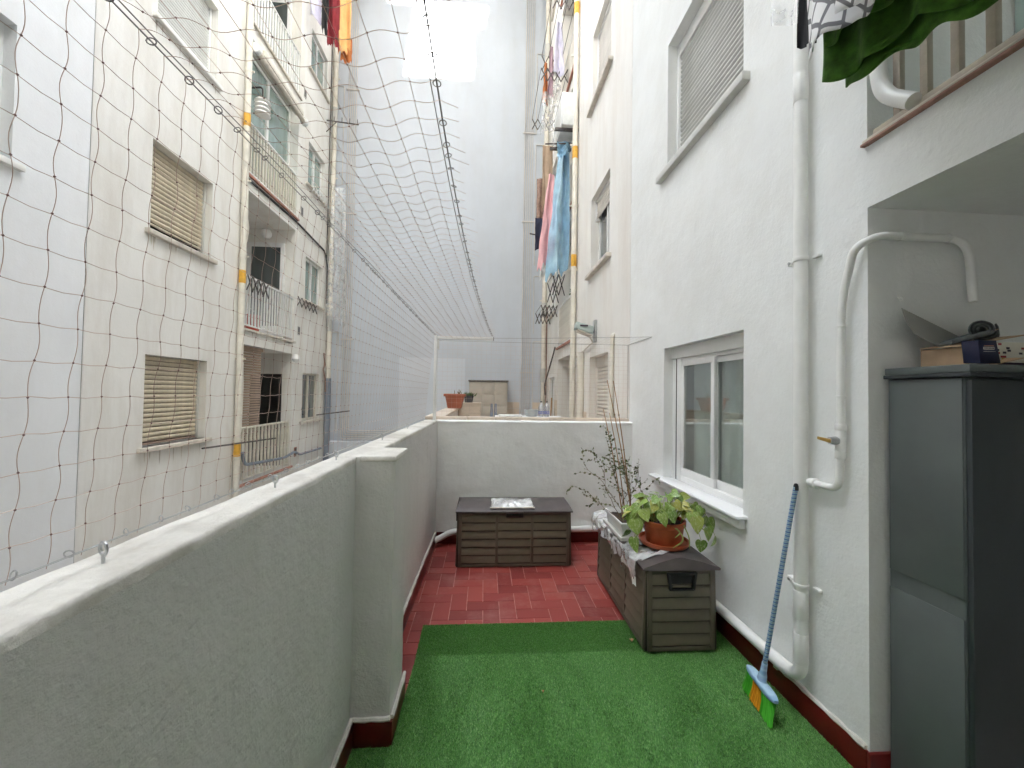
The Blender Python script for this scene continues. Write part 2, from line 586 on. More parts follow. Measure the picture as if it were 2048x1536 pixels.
def facade(F, s0, s1, z0, z1, ops):
    """one skin with real openings: (s0, s1, z0, z1, depth, closed)"""
    mb = MB()
    S = sorted({s0, s1} | {o[0] for o in ops} | {o[1] for o in ops})
    Z = sorted({z0, z1} | {o[2] for o in ops} | {o[3] for o in ops})
    for a, b_ in zip(S, S[1:]):
        for c_, d_ in zip(Z, Z[1:]):
            ms, mz = (a + b_) / 2, (c_ + d_) / 2
            if any(o[0] < ms < o[1] and o[2] < mz < o[3] for o in ops):
                continue
            mb.quad(F(a, c_, 0), F(b_, c_, 0), F(b_, d_, 0), F(a, d_, 0))
    for o in ops:
        a, b_, c_, d_, dep = o[:5]
        mb.quad(F(a, c_, 0), F(a, d_, 0), F(a, d_, -dep), F(a, c_, -dep))
        mb.quad(F(b_, c_, 0), F(b_, d_, 0), F(b_, d_, -dep), F(b_, c_, -dep))
        mb.quad(F(a, d_, 0), F(b_, d_, 0), F(b_, d_, -dep), F(a, d_, -dep))
        mb.quad(F(a, c_, 0), F(b_, c_, 0), F(b_, c_, -dep), F(a, c_, -dep))
        if len(o) < 6 or o[5]:
            mb.quad(F(a, c_, -dep), F(b_, c_, -dep), F(b_, d_, -dep), F(a, d_, -dep))
    return mb

def weld(o):
    bm = bmesh.new()
    bm.from_mesh(o.data)
    bmesh.ops.remove_doubles(bm, verts=bm.verts, dist=0.0005)
    bmesh.ops.recalc_face_normals(bm, faces=bm.faces)
    bm.to_mesh(o.data)
    bm.free()
    return o

def sliding_window(par, F, s0, s1, z0, z1, n=-0.10, fr='aluminium_white', gl='glass_green', w=0.05, panes=2):
    mb = MB()
    fbox(mb, F, s0, s1, z0, z0 + w, n - 0.04, n + 0.02)
    fbox(mb, F, s0, s1, z1 - w, z1, n - 0.04, n + 0.02)
    fbox(mb, F, s0, s0 + w, z0 + w, z1 - w, n - 0.04, n + 0.02)
    fbox(mb, F, s1 - w, s1, z0 + w, z1 - w, n - 0.04, n + 0.02)
    st = (s1 - s0 - 2 * w) / panes
    for k in range(1, panes):
        c_ = s0 + w + st * k
        fbox(mb, F, c_ - w * 0.6, c_ + w * 0.6, z0 + w, z1 - w, n - 0.03, n + 0.028)
    win = mb.build('window', fr, par)
    for k in range(panes):
        a = s0 + w + st * k + (w * 0.6 if k else 0)
        b_ = s0 + w + st * (k + 1) - (w * 0.6 if k < panes - 1 else 0)
        q = MB()
        fbox(q, F, a, b_, z0 + w, z1 - w, n - 0.016, n - 0.008)
        q.build('pane', gl, win, smooth=0)
    return win

def sill(par, F, s0, s1, z, mat, out=0.06, inn=-0.1, th=0.055, name='sill'):
    mb = MB()
    fbox(mb, F, s0, s1, z - th, z, inn, out)
    return mb.build(name, mat, par, bevel=0.006)

def shutter(par, F, s0, s1, z0, z1, drop, n=-0.11, mat='slat_white', pitch=0.06, frame='aluminium_white', box=0.14):
    """roller shutter: guide rails, head box, each slat its own piece"""
    mb = MB()
    fbox(mb, F, s0, s0 + 0.03, z0, z1, n - 0.03, n + 0.03)
    fbox(mb, F, s1 - 0.03, s1, z0, z1, n - 0.03, n + 0.03)
    if box:
        fbox(mb, F, s0 + 0.03, s1 - 0.03, z1 - box, z1, n - 0.03, n + 0.025)
    sh = mb.build('shutter', frame, par, bevel=0.003)
    a, b_ = s0 + 0.03, s1 - 0.03
    top = z1 - box
    k = int((top - drop) / pitch)
    q = MB()
    prof = [(0.0, -0.008), (pitch * 0.12, 0.002), (pitch * 0.35, 0.010), (pitch * 0.65, 0.010), (pitch * 0.86, 0.002), (pitch * 0.93, -0.010)]
    org = world_org(sh)
    p0 = Vector(F(0, 0, n))
    vs, fs = [], []
    for e in (a, b_):
        for zz, nn in prof:
            vs.append(Vector(F(e, zz, n + nn)))
    m_ = len(prof)
    for i in range(m_ - 1):
        fs.append((i, i + 1, m_ + i + 1, m_ + i))
    fs.append(tuple(range(m_)))
    fs.append(tuple(range(2 * m_ - 1, m_ - 1, -1)))
    fs.append((m_ - 1, 0, m_, 2 * m_ - 1))
    q.add(vs, fs)
    first = q.build('slat', mat, sh)
    for i in range(k):
        o = first if i == 0 else first.copy()
        if i:
            COL.objects.link(o)
            o.parent = sh
        o.location = (rnd.uniform(-0.001, 0.001), rnd.uniform(-0.002, 0.002), top - pitch * (i + 1))
    return sh

def railing(par, F, s0, s1, z0, z1, n, count, mat, top='rail_white', w=0.016, name='railing'):
    mb = MB()
    fbox(mb, F, s0, s1, z1 - 0.035, z1, n - 0.022, n + 0.022)
    fbox(mb, F, s0, s1, z0, z0 + 0.025, n - 0.015, n + 0.015)
    rl = mb.build(name, top, par, bevel=0.003)
    q = MB()
    fbox(q, F, s0 + 0.03 - w, s0 + 0.03 + w, z0 + 0.025, z1 - 0.035, n - 0.012, n + 0.012)
    first = q.build('baluster', mat, rl, smooth=0)
    d = Vector(F(1, 0, 0)) - Vector(F(0, 0, 0))
    for i in range(1, count):
        o = first.copy()
        COL.objects.link(o)
        o.parent = rl
        o.location = d * ((s1 - s0 - 0.06) * i / (count - 1))
    return rl

# ------------------------------------------------------------------ setting: ground
g = MB().quad((-150, -150, -3.0), (150, -150, -3.0), (150, 150, -3.0), (-150, 150, -3.0)).build('ground', 'concrete', smooth=0)
g['kind'] = 'structure'
fl = MB()
fl.box(-0.60, XR + 1.75, -2.48, 4.44, -0.28, -0.0042)
fl = fl.build('terrace_floor', 'grout', smooth=0)
fl['kind'] = 'structure'
# herringbone tiles
Wt = 0.125
tile_full = {}
X0, X1, Y0, Y1 = -0.575, 1.672, 1.62, 4.432
gx0, gy0 = -0.575 - 0.03, 1.62 - 0.04
gap = 0.0024

def tile_mesh(dx, dy):
    mb = MB()
    h, c_ = 0.0, 0.0035
    mb.add([(0, 0, -0.004), (dx, 0, -0.004), (dx, dy, -0.004), (0, dy, -0.004),
            (0, 0, h - 0.001), (dx, 0, h - 0.001), (dx, dy, h - 0.001), (0, dy, h - 0.001),
            (c_, c_, h), (dx - c_, c_, h), (dx - c_, dy - c_, h), (c_, dy - c_, h)],
           [(0, 1, 5, 4), (1, 2, 6, 5), (2, 3, 7, 6), (3, 0, 4, 7), (4, 5, 9, 8), (5, 6, 10, 9), (6, 7, 11, 10), (7, 4, 8, 11), (8, 9, 10, 11)])
    me = bpy.data.meshes.new('tile')
    me.from_pydata(mb.v, [], mb.f)
    me.materials.append(MATS['tile_red'])
    return me
for i in range(-1, 20):
    for j in range(-1, 24):
        k = (i - j) % 4
        if k == 0:
            r_ = [i, i + 2, j, j + 1]
        elif k == 3:
            r_ = [i, i + 1, j, j + 2]
        else:
            continue
        x0 = max(X0, gx0 + r_[0] * Wt + gap); x1 = min(X1, gx0 + r_[1] * Wt - gap)
        y0 = max(Y0, gy0 + r_[2] * Wt + gap); y1 = min(Y1, gy0 + r_[3] * Wt - gap)
        if x1 - x0 < 0.02 or y1 - y0 < 0.02:
            continue
        if x1 < -0.40 and y1 < 2.24 or x0 > 1.1 and y1 < 2.3 and False:
            continue
        key = (round(x1 - x0, 4), round(y1 - y0, 4))
        if key not in tile_full:
            tile_full[key] = tile_mesh(*key)
        o = bpy.data.objects.new('tile', tile_full[key])
        COL.objects.link(o)
        o.parent = fl
        o.location = (x0, y0, rnd.uniform(-0.0006, 0.0006))

nf = MB()
nf.box(-0.60, XR + 0.35, 4.6, YB, -0.28, -0.004)
nf = nf.build('neighbour_terrace', 'tile_beige', smooth=0)
nf['kind'] = 'structure'
tb = MB().box(-0.60, XR + 1.75, -2.48, YB, -2.99, -0.285).build('terrace_base', 'concrete', smooth=0)
tb['kind'] = 'structure'

# ------------------------------------------------------------------ left side: two buildings
lw = thing('apartment_building', 'cool white plain building side at far left with one framed window', 'building', (XL, 1.0, -3))
weld(facade(LEFT, -2.5, 4.476, -2.99, 11.2, [(2.75, 3.79, 3.62, 4.85, 0.22)]).build('wall', 'facade_cool', lw, smooth=0))
MB().box(XL - 6, XL - 0.25, -2.5, 4.47, -2.98, 11.1).build('body', 'facade_cool', lw, smooth=0)
sliding_window(lw, LEFT, 2.75, 3.79, 3.62, 4.85, n=-0.13, gl='glass_dark', w=0.07)
sill(lw, LEFT, 2.68, 3.86, 3.62, 'sill_stone', out=0.05, inn=-0.1)

lb = thing('apartment_building', 'cream stained facade across the light well with shutters and balconies', 'building', (XL, 7.7, -3))
H_ = 2.72
ops = []
for k in range(5):
    ops.append((5.26, 6.37, 0.90 + H_ * k, 2.06 + H_ * k, 0.24))
    ops.append((7.24, 9.05, -0.01 + H_ * k, 2.43 + H_ * k, 1.15))
    ops.append((9.58, 10.52, 0.92 + H_ * k + (0.1 if k else 0), 2.05 + H_ * k, 0.2))
weld(facade(LEFT, 4.484, 10.99, -2.99, 29.0, ops).build('wall', 'facade_cream', lb, smooth=0))
MB().box(XL - 6, XL - 1.2, 4.49, 10.98, -2.98, 28.9).build('body', 'facade_cream', lb, smooth=0)
MB().box(XL - 1.1, XL - 0.02, 4.49, 10.98, 28.8, 29.05).build('roof_edge', 'facade_cream', lb, smooth=0)
MB().box(XL + 0.001, XL + 1.595, 4.6, YB - 0.003, 13.95, 14.15).build('shade_slab', 'concrete', lb, smooth=0)  # added overhang above the view, shades the upper left facade from the sky
seam = MB()
seam.box(XL - 0.05, XL - 0.004, 4.4765, 4.4835, -2.9, 11.0)
seam.build('joint', 'gasket', lb, smooth=0)
for k in range(5):
    z = H_ * k
    if k < 2:
        shutter(lb, LEFT, 5.26, 6.37, 0.90 + z, 2.06 + z, 0.905 + z + (0.02 if k == 0 else 0.13), n=-0.13, mat='slat_beige', pitch=0.062, frame='aluminium_grey', box=0.0)
        gp = MB()
        fbox(gp, LEFT, 5.29, 6.34, 0.90 + z, 2.05 + z, -0.2, -0.17)
        gp.build('window', 'glass_black', lb, smooth=0)
        bar = MB()
        fbox(bar, LEFT, 5.29, 6.34, 0.91 + z + (0.0 if k == 0 else 0.115), 0.935 + z + (0.0 if k == 0 else 0.115), -0.145, -0.12)
        bar.build('bottom_rail', 'slat_brown' if k == 0 else 'slat_beige', lb, smooth=0)
    else:
        shutter(lb, LEFT, 5.26, 6.37, 0.90 + z, 2.06 + z, 0.905 + z, n=-0.13, mat='slat_white', pitch=0.045, box=0.0)
    sill(lb, LEFT, 5.18, 6.45, 0.90 + z, 'sill_old' if k < 2 else 'sill_stone', out=0.06, inn=-0.11, th=0.06)
    zz = 0.92 + z + (0.1 if k else 0)
    sliding_window(lb, LEFT, 9.58, 10.52, zz, 2.05 + z, n=-0.1, gl='glass_green' if k else 'glass_dark', fr='aluminium_white' if k else 'rail_cream')
    sill(lb, LEFT, 9.45, 10.62, zz, 'sill_old', out=0.06, inn=-0.07, th=0.05)
    # slab edge tile strip
    st = MB()
    fbox(st, LEFT, 7.2, 9.12, -0.055 + z, -0.012 + z, 0.002, 0.045)
    st.build('slab_edge', 'terracotta_slab' if k in (0, 2) else 'sill_old', lb, bevel=0.006)
    # vents
    v = MB()
    fbox(v, LEFT, 9.25, 9.36, 0.15 + z + 2.1 * (k > 0) * 0, 0.36 + z, -0.0, 0.012)
    vv = v.build('vent', 'terracotta_slab' if k == 0 else 'aluminium_grey', lb, bevel=0.004)
    for q in range(3):
        s_ = MB()
        fbox(s_, LEFT, 9.262 + q * 0.034, 9.280 + q * 0.034, 0.17 + z, 0.34 + z, 0.0125, 0.016)
        s_.build('slot', 'gasket', vv, smooth=0)
rs = random.Random(12)
for (sa, sb, zt) in [(5.2, 6.43, 0.84 + H_ * k) for k in range(3)] + [(9.47, 10.6, 0.86 + H_ * k) for k in range(3)] + [(7.3, 9.0, 2.70 + H_ * k) for k in range(2)]:
    q = MB()
    for _ in range(7):
        a = rs.uniform(sa, sb - 0.06)
        w_, L_ = rs.uniform(0.008, 0.03), rs.uniform(0.08, 0.26 if zt % H_ > 1 or zt < 2 else 0.2)
        q.quad(LEFT(a, zt, 0.0012), LEFT(a + w_, zt, 0.0012), LEFT(a + w_ * 0.8, zt - L_ * 0.6, 0.0012), LEFT(a + w_ * 0.5, zt - L_, 0.0012), LEFT(a + w_ * 0.15, zt - L_ * 0.55, 0.0012))
    q.build('rain_stain', 'stain', lb, smooth=0, kind='stuff')
# loggia level 0
railing(lb, LEFT, 7.24, 9.05, 0.04, 0.97, -0.04, 15, 'rail_cream', 'rail_cream', w=0.024)
bl = MB()
fbox(bl, LEFT, 7.26, 8.06, 2.36, 2.42, -0.16, -0.08)
bl = bl.build('roll_blind', 'slat_brown', lb)
first = None
for i in range(36):
    z1 = 2.36 - i * 0.047
    s_ = MB()
    fbox(s_, LEFT, 7.27, 8.05, 2.36 - 0.041, 2.36 - 0.003, -0.128, -0.112)
    if first is None:
        first = s_.build('slat', 'slat_brown', bl, bevel=0.004)
        continue
    o = first.copy(); COL.objects.link(o); o.parent = bl; o.location = (rnd.uniform(-.003, .003), 0, -i * 0.047)
d_ = MB(); d_.box(XL - 0.85, XL - 0.20, 9.02, 9.047, 0.0, 1.98); d_.build('balcony_door', 'glass_black', lb, smooth=0)
# loggia level 1
railing(lb, LEFT, 7.24, 9.05, H_ + 0.05, H_ + 0.95, -0.03, 19, 'rail_white', w=0.014)
d_ = MB()
d_.box(XL - 0.98, XL - 0.20, 8.99, 9.047, H_, H_ + 2.12)
dd = d_.build('balcony_door', 'door_white', lb, bevel=0.006)
q = MB(); q.box(XL - 0.88, XL - 0.28, 8.982, 8.9895, H_ + 0.3, H_ + 2.02); q.build('pane', 'glass_dark', dd, smooth=0)
# loggia level 2, glazed in
railing(lb, LEFT, 7.24, 9.05, 2 * H_ + 0.05, 2 * H_ + 0.95, -0.03, 19, 'rail_cream', 'rail_white', w=0.02)
sliding_window(lb, LEFT, 7.24, 9.05, 2 * H_ + 0.06, 2 * H_ + 2.36, n=-0.2, gl='glass_green', w=0.06)
# loggia level 3
railing(lb, LEFT, 7.24, 9.05, 3 * H_ + 0.05, 3 * H_ + 0.95, -0.03, 19, 'rail_white', 'rail_white', w=0.02)
d_ = MB()
d_.box(XL - 0.98, XL - 0.20, 8.99, 9.047, 3 * H_, 3 * H_ + 2.12)
dd = d_.build('balcony_door', 'door_white', lb, bevel=0.006)
q = MB(); q.box(XL - 0.88, XL - 0.28, 8.982, 8.9895, 3 * H_ + 0.3, 3 * H_ + 2.02); q.build('pane', 'glass_dark', dd, smooth=0)
railing(lb, LEFT, 7.24, 9.05, 4 * H_ + 0.05, 4 * H_ + 0.95, -0.03, 19, 'rail_white', 'rail_white', w=0.02)

def pipe_thing(name, label, path, r, mat, clamps=(), bands=(), n=10, fr=0.06, clampmat=None):
    root = thing(name, label, 'pipe', path[0])
    MB().tube(fillet(path, fr) if len(path) > 2 else path, r, n).build('pipe_run', mat, root)
    for c_ in clamps:
        mb = MB()
        mb.tube([(c_[0], c_[1], c_[2] - 0.018), (c_[0], c_[1], c_[2] + 0.018)], r * 1.14, n)
        mb.box(c_[0] - r * 1.9, c_[0] + r * 1.9, c_[1] - 0.008, c_[1] + 0.008, c_[2] - 0.014, c_[2] + 0.014)
        mb.build('clamp', clampmat or mat, root)
    for c_ in bands:
        MB().tube([(c_[0], c_[1], c_[2] - 0.11), (c_[0], c_[1], c_[2] + 0.11)], r * 1.05, n).build('yellow_band', 'tape_yellow', root)
    return root

pipe_thing('downpipe', 'cream downpipe with yellow bands beside balconies on the left facade', [(XL + 0.07, 7.06, -2.9), (XL + 0.07, 7.06, 28.8)], 0.05, 'pipe_cream',
           clamps=[(XL + 0.07, 7.06, z) for z in (0.78, 2.15, 3.9, 5.2, 7.1)], bands=[(XL + 0.07, 7.06, z) for z in (0.62, 3.55, 6.25, 8.6)])
r2 = pipe_thing('downpipe', 'white corner downpipe with grey lower section on the left facade', [(XL + 0.09, 10.86, 1.95), (XL + 0.09, 10.86, 28.8)], 0.06, 'pipe_cream',
                clamps=[(XL + 0.09, 10.86, z) for z in (4.6, 7.3, 10.0)])
MB().tube(fillet([(XL + 0.09, 10.86, 1.96), (XL + 0.09, 10.86, -0.5), (XL + 0.02, 10.7, -0.8), (XL + 0.02, 10.5, -2.9)], 0.1), 0.075, 10).build('lower_section', 'pipe_grey', r2)
for z in (3.4, 6.2, 9.0):
    MB().tube([(XL + 0.09, 10.86, z - 0.2), (XL + 0.09, 10.86, z + 0.2)], 0.066, 10).build('sleeve', 'aluminium_grey', r2)
tag(MB().tube([(XL + 0.03, 10.72, 5.1), (XL + 0.03, 10.72, 28.7)], 0.012, 6).build('cable', 'cable_black', org=(XL + 0.03, 10.72, 5.1)), 'thin dark vertical cable near left corner downpipe', 'cable')
pts = [(XL + 0.02, 7.2, 2 * H_ - 0.12), (XL + 0.02, 9.1, 2 * H_ - 0.10), (XL + 0.03, 10.6, 2 * H_ - 0.2), (XL + 0.04, 10.78, 2 * H_ - 0.6), (XL + 0.06, 10.7, 4.3), (XL + 0.05, 10.74, 3.9)]
tag(MB().tube(fillet(pts, 0.15), 0.02, 6).build('cable', 'cable_black', org=pts[0]), 'black cable bundle under second balcony running to the corner', 'cable')
pts = [(XL + 0.04, 7.18, 5.1), (XL + 0.05, 7.17, 4.6), (XL + 0.07, 7.18, 4.45), (XL + 0.04, 7.19, 4.2)]
tag(MB().tube(pts, 0.018, 6).build('cable', 'pipe_cream', org=pts[0]), 'cream cable conduit at left edge of the middle balcony', 'cable')
pts = [(XL + 0.05, 7.17, 2.1), (XL + 0.06, 7.17, 1.7), (XL + 0.05, 7.18, 1.3), (XL + 0.03, 7.2, 0.9)]
tag(MB().tube(pts, 0.02, 6).build('cable', 'pipe_cream', org=pts[0]), 'cream cable conduit at left edge of the lowest balcony', 'cable')
pts = [(XL + 0.05, 7.24, 0.55), (XL + 0.06, 7.3, 0.32), (XL + 0.06, 8.7, 0.22), (XL + 0.05, 9.2, 0.28), (XL + 0.05, 9.4, 0.18), (XL + 0.05, 10.6, 0.16)]
tag(MB().tube(fillet(pts, 0.12), 0.028, 8).build('water_pipe', 'pipe_grey', org=pts[0]), 'grey horizontal pipe crossing below the lowest balcony rail', 'pipe')
pts = [(XL + 0.06, 10.62, 2.6), (XL + 0.08, 10.66, 2.3), (XL + 0.05, 10.62, 2.2), (XL + 0.07, 10.74, 1.9), (XL + 0.06, 10.78, 1.6)]
tag(MB().tube(fillet(pts, 0.05), 0.02, 6).build('cable', 'rail_rust', org=pts[0]), 'rusty tangled cable beside the corner downpipe', 'cable')

# awning cassette on glazed balcony
aw = thing('awning', 'cream rolled awning cassette above the glazed balcony on left facade', 'awning', (XL + 0.1, 8.1, 7.55))
mb = MB(); mb.box(XL + 0.02, XL + 0.20, 7.3, 8.85, 7.58, 7.70); mb.build('cassette', 'rail_cream', aw, bevel=0.02)
MB().tube([(XL + 0.14, 7.15, 7.55), (XL + 0.14, 9.0, 7.55)], 0.05, 10).build('roller', 'sill_old', aw)
for y in (7.08, 8.95):
    MB().tube([(XL + 0.14, y, 7.56), (XL + 0.14, y + 0.1, 7.56)], 0.085, 12).build('end_cap', 'aluminium_white', aw, bevel=0.006)
# lantern hanging by the glazed balcony
ln = thing('wall_lantern', 'white louvred lantern on a bracket by the glazed balcony', 'lantern', (XL + 0.2, 7.26, 6.6))
for i in range(4):
    MB().lathe([(0.0, 0.03), (0.10, 0.02), (0.13, -0.02), (0.10, -0.03), (0, -0.03)], (XL + 0.22, 7.24, 6.72 - i * 0.075), 14).build('louvre', 'aluminium_white', ln)
MB().tube(fillet([(XL, 7.2, 6.92), (XL + 0.22, 7.22, 6.96), (XL + 0.22, 7.24, 6.74)], 0.05), 0.014, 6).build('bracket', 'cable_black', ln)
# ceiling lamps
for k, zt in ((1, 'white round globe lamp inside the middle balcony'), (3, 'white round globe lamp inside the top balcony')):
    o = MB().lathe([(0.001, 0.11), (0.07, 0.10), (0.105, 0.03), (0.10, -0.03), (0.06, -0.085), (0.001, -0.10)], (XL - 0.55, 8.92, H_ * k + 2.27), 16).build('globe_lamp', 'aluminium_white', org=(XL - 0.55, 8.92, H_ * k + 2.25))
    tag(o, zt, 'lamp')
o = MB().lathe([(0.001, -0.09), (0.06, -0.06), (0.085, 0.0), (0.06, 0.07), (0.05, 0.09), (0.001, 0.1)], (XL + 0.08, 9.05, 2.32), 14).build('globe_lamp', 'aluminium_white', org=(XL + 0.08, 9.05, 2.3))
tag(o, 'small white wall lamp at right end of the lowest balcony lintel', 'lamp')

# things on the middle balcony
o = thing('mop', 'blue mop pole standing on the middle balcony', 'mop', (XL - 0.3, 7.55, H_))
MB().tube([(XL - 0.3, 7.55, H_ + 0.1), (XL - 0.18, 7.52, H_ + 1.42)], 0.016, 8).build('pole', 'paint_blue', o)
MB().lathe([(0.0, 0.12), (0.05, 0.1), (0.09, 0.0), (0.0, 0.0)], (XL - 0.3, 7.55, H_), 10).build('mop_head', 'curtain', o)
def bucket(name, label, loc, r, h, mat):
    o = thing(name, label, 'bucket', loc)
    MB().lathe([(0.0, 0.01), (r * 0.78, 0), (r, h), (r * 1.06, h), (r * 1.06, h - 0.02), (r * 0.99, h - 0.02), (r * 0.95, h), (r * 0.76, 0.02), (0, 0.02)], loc, 18).build('bowl', mat, o)
    MB().tube([(loc[0], loc[1] + r * math.cos(a), loc[2] + h + r * 0.75 * math.sin(a)) for a in [math.pi * i / 10 for i in range(11)]], 0.006, 5).build('handle', 'metal_galv', o)
bucket('bucket', 'red bucket behind the middle balcony balusters', (XL - 0.3, 8.0, H_), 0.17, 0.34, 'bucket_red')
bucket('bucket', 'violet bucket at left end of the middle balcony', (XL - 0.25, 7.38, H_ + 0.35), 0.12, 0.3, 'bucket_violet')
st = MB(); st.box(XL - 0.4, XL - 0.12, 7.27, 7.5, H_, H_ + 0.35)
tag(st.build('stool', 'door_white', bevel=0.02, org=(XL - 0.26, 7.38, H_)), 'white low stool block under the violet bucket', 'stool')

def scissor_rack(name, label, F, s0, s1, z0, z1, n, cells, mat='rack_iron'):
    root = thing(name, label, 'drying rack', F(s0, z0, n))
    st_ = (s1 - s0) / cells
    for i in range(cells):
        a, b_ = s0 + st_ * i, s0 + st_ * (i + 1)
        MB().tube([F(a, z0, n), F(b_, z1, n)], 0.011, 5).build('bar', mat, root)
        MB().tube([F(a, z1, n + 0.012), F(b_, z0, n + 0.012)], 0.011, 5).build('bar', mat, root)
    return root
scissor_rack('scissor_rack', 'dark folding scissor rack at left of the middle balcony rail', LEFT, 7.26, 7.95, H_ + 0.66, H_ + 0.93, 0.03, 4)
scissor_rack('scissor_rack', 'dark folding scissor rack between middle balcony and corner window', LEFT, 9.05, 10.05, H_ + 0.78, H_ + 0.98, 0.08, 5)
scissor_rack('scissor_rack', 'white folding scissor rack under upper corner window', LEFT, 9.6, 10.5, 6.32, 6.50, 0.1, 6, 'rail_white')
# laundry rods
rod = thing('laundry_rod', 'dark rod crossing the lowest balcony rail beside the downpipe', 'rod', (XL, 6.9, 0.75))
MB().tube([(XL + 0.05, 6.25, 0.755), (XL + 0.35, 7.75, 0.74)], 0.014, 6).build('bar', 'rack_iron', rod)
rod = thing('laundry_rod', 'dark rod sticking out low beside the grey pipe', 'rod', (XL, 10.3, 1.0))
MB().tube([(XL + 0.02, 10.35, 1.02), (XL + 0.75, 10.6, 1.12)], 0.016, 6).build('bar', 'rack_iron', rod)
rod = thing('laundry_rod', 'dark comb shaped bracket below the upper right window of the left facade', 'bracket', (XL, 10.4, 8.6))
MB().tube([(XL + 0.02, 10.5, 8.62), (XL + 0.80, 10.6, 8.62)], 0.016, 6).build('arm', 'rack_iron', rod)
MB().tube([(XL + 0.02, 10.5, 8.32), (XL + 0.25, 10.53, 8.6)], 0.010, 6).build('stay', 'rack_iron', rod)
for i in range(4):
    MB().tube([(XL + 0.2 + 0.19 * i, 10.52 + 0.02 * i, 8.62), (XL + 0.2 + 0.19 * i, 10.52 + 0.02 * i, 8.74)], 0.01, 5).build('peg', 'rack_iron', rod)

# ------------------------------------------------------------------ back wall
bw = thing('party_wall', 'tall blank blue-white wall closing the far end of the light well', 'wall', (-1.2, YB, -3))
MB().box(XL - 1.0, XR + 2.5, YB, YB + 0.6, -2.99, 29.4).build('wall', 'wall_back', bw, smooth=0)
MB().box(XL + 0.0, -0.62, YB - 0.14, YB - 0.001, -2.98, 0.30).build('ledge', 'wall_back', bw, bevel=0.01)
MB().box(-2.3, -0.53, YB - 0.004, YB - 0.0005, 0.32, 2.57).build('pale_patch', 'wall_pale', bw, smooth=0)  # slightly paler rectangle low on the back wall
MB().box(XL + 1.6, XR - 1.4, YB - 2.1, YB - 0.002, 14.30, 14.5).build('shade_slab', 'concrete', bw, smooth=0)  # unseen slab added to keep sky light off the upper back wall
# conduits
cl = thing('conduit_run', 'row of thin grey conduits down the left of the back wall and along its foot', 'conduit', (-3.6, YB, 0.3))
for i in range(5):
    x = -3.80 + i * 0.052
    zb = 0.36 + 0.055 * i
    MB().tube(fillet([(x, YB - 0.03, 29.2), (x, YB - 0.03, zb), (-1.0, YB - 0.03, zb)], 0.05), 0.011, 6).build('conduit', 'conduit', cl)
for z in (3.0, 6.4, 9.8):
    MB().box(-3.86, -3.52, YB - 0.048, YB - 0.015, z, z + 0.03).build('strap', 'conduit', cl)
cr = thing('conduit_run', 'row of thin grey conduits down the right of the back wall', 'conduit', (1.15, YB, 0))
for i in range(5):
    x = 1.02 + i * 0.055
    MB().tube([(x, YB - 0.03, 29.2), (x, YB - 0.03, 0)], 0.010 if i else 0.014, 6).build('conduit', 'conduit', cr)
for z in (2.2, 6.4, 8.9):
    MB().box(0.97, 1.30, YB - 0.048, YB - 0.015, z, z + 0.03).build('strap', 'conduit', cr)
for zt, zb in ((3.08, 0.1), (4.9, 3.3), (8.6, 5.2), (11.2, 8.9)):
    tg_ = MB().tube(fillet([(1.62, YB - 0.02, zt), (1.33, YB - 0.02, zt), (1.33, YB - 0.02, zb)], 0.03), 0.014, 6).build('branch', 'conduit', cr)
for zt, zb in ((3.2, 0.5), (6.9, 3.5), (9.9, 7.2)):
    MB().tube(fillet([(XL + 0.1, YB - 0.02, zt), (-3.92, YB - 0.02, zt), (-3.92, YB - 0.02, zb)], 0.03), 0.013, 6).build('branch', 'conduit', cl)
pipe_thing('downpipe', 'cream corner downpipe beside laundry at the far right corner', [(XR - 0.08, YB - 0.12, 0), (XR - 0.08, YB - 0.12, 28.8)], 0.065, 'pipe_cream',
           clamps=[(XR - 0.08, YB - 0.12, z) for z in (4.2, 6.7, 9.2)])
for i, (z, nm) in enumerate(((3.75, 'grey joint box on the far corner downpipe'), (1.95, 'lower grey sleeve on the far corner downpipe'), (11.0, 'upper grey sleeve on the far corner downpipe'))):
    o = MB().lathe([(0, 0), (0.075, 0.0), (0.085, 0.05), (0.085, 0.33), (0.075, 0.38), (0, 0.38)], (XR - 0.08, YB - 0.12, z), 14).build('pipe_joint', 'aluminium_grey', org=(XR - 0.08, YB - 0.12, z))
    tag(o, nm, 'pipe joint')

# unseen building behind the viewer; height and roofline shaped to pass one sun patch
TY = -2.5
bb = thing('apartment_building', 'unseen tall building behind the terrace, roofline shaped to cut the sun patch', 'building', (0, TY, -3))
dx_, dz_ = 0.095 * (YB - TY), 0.70 * (YB - TY)
sk = [(-14, -2.99), (-14, 32 + dz_), (-3.3 + dx_, 32 + dz_), (-3.25 + dx_, 12.36 + dz_), (-2.09 + dx_, 12.36 + dz_), (-2.35 + dx_, 10.35 + dz_), (-0.50 + dx_, 10.36 + dz_), (-0.37 + dx_, 11.2 + dz_),
      (-0.44 + dx_, 11.22 + dz_), (-0.43 + dx_, 11.83 + dz_), (-0.19 + dx_, 11.85 + dz_), (0.08 + dx_, 13.2 + dz_), (0.3 + dx_, 14.6 + dz_), (0.35 + dx_, 32 + dz_), (14, 32 + dz_), (14, -2.99)]
mb = MB()
n_ = len(sk)
mb.add([(x, TY, z) for x, z in sk] + [(x, TY - 0.4, z) for x, z in sk],
       [tuple(range(n_)), tuple(range(2 * n_ - 1, n_ - 1, -1))] + [(i, (i + 1) % n_, n_ + (i + 1) % n_, n_ + i) for i in range(n_)])
mb.build('wall', 'tower_wall', bb, smooth=0)
MB().box(-3.5 + dx_, 0.5 + dx_, TY - 0.9, TY - 0.41, 13.06 + dz_, 32 + dz_).build('slot_blocker', 'tower_wall', bb, smooth=0)  # added block that closes the roofline slot above the sun patch
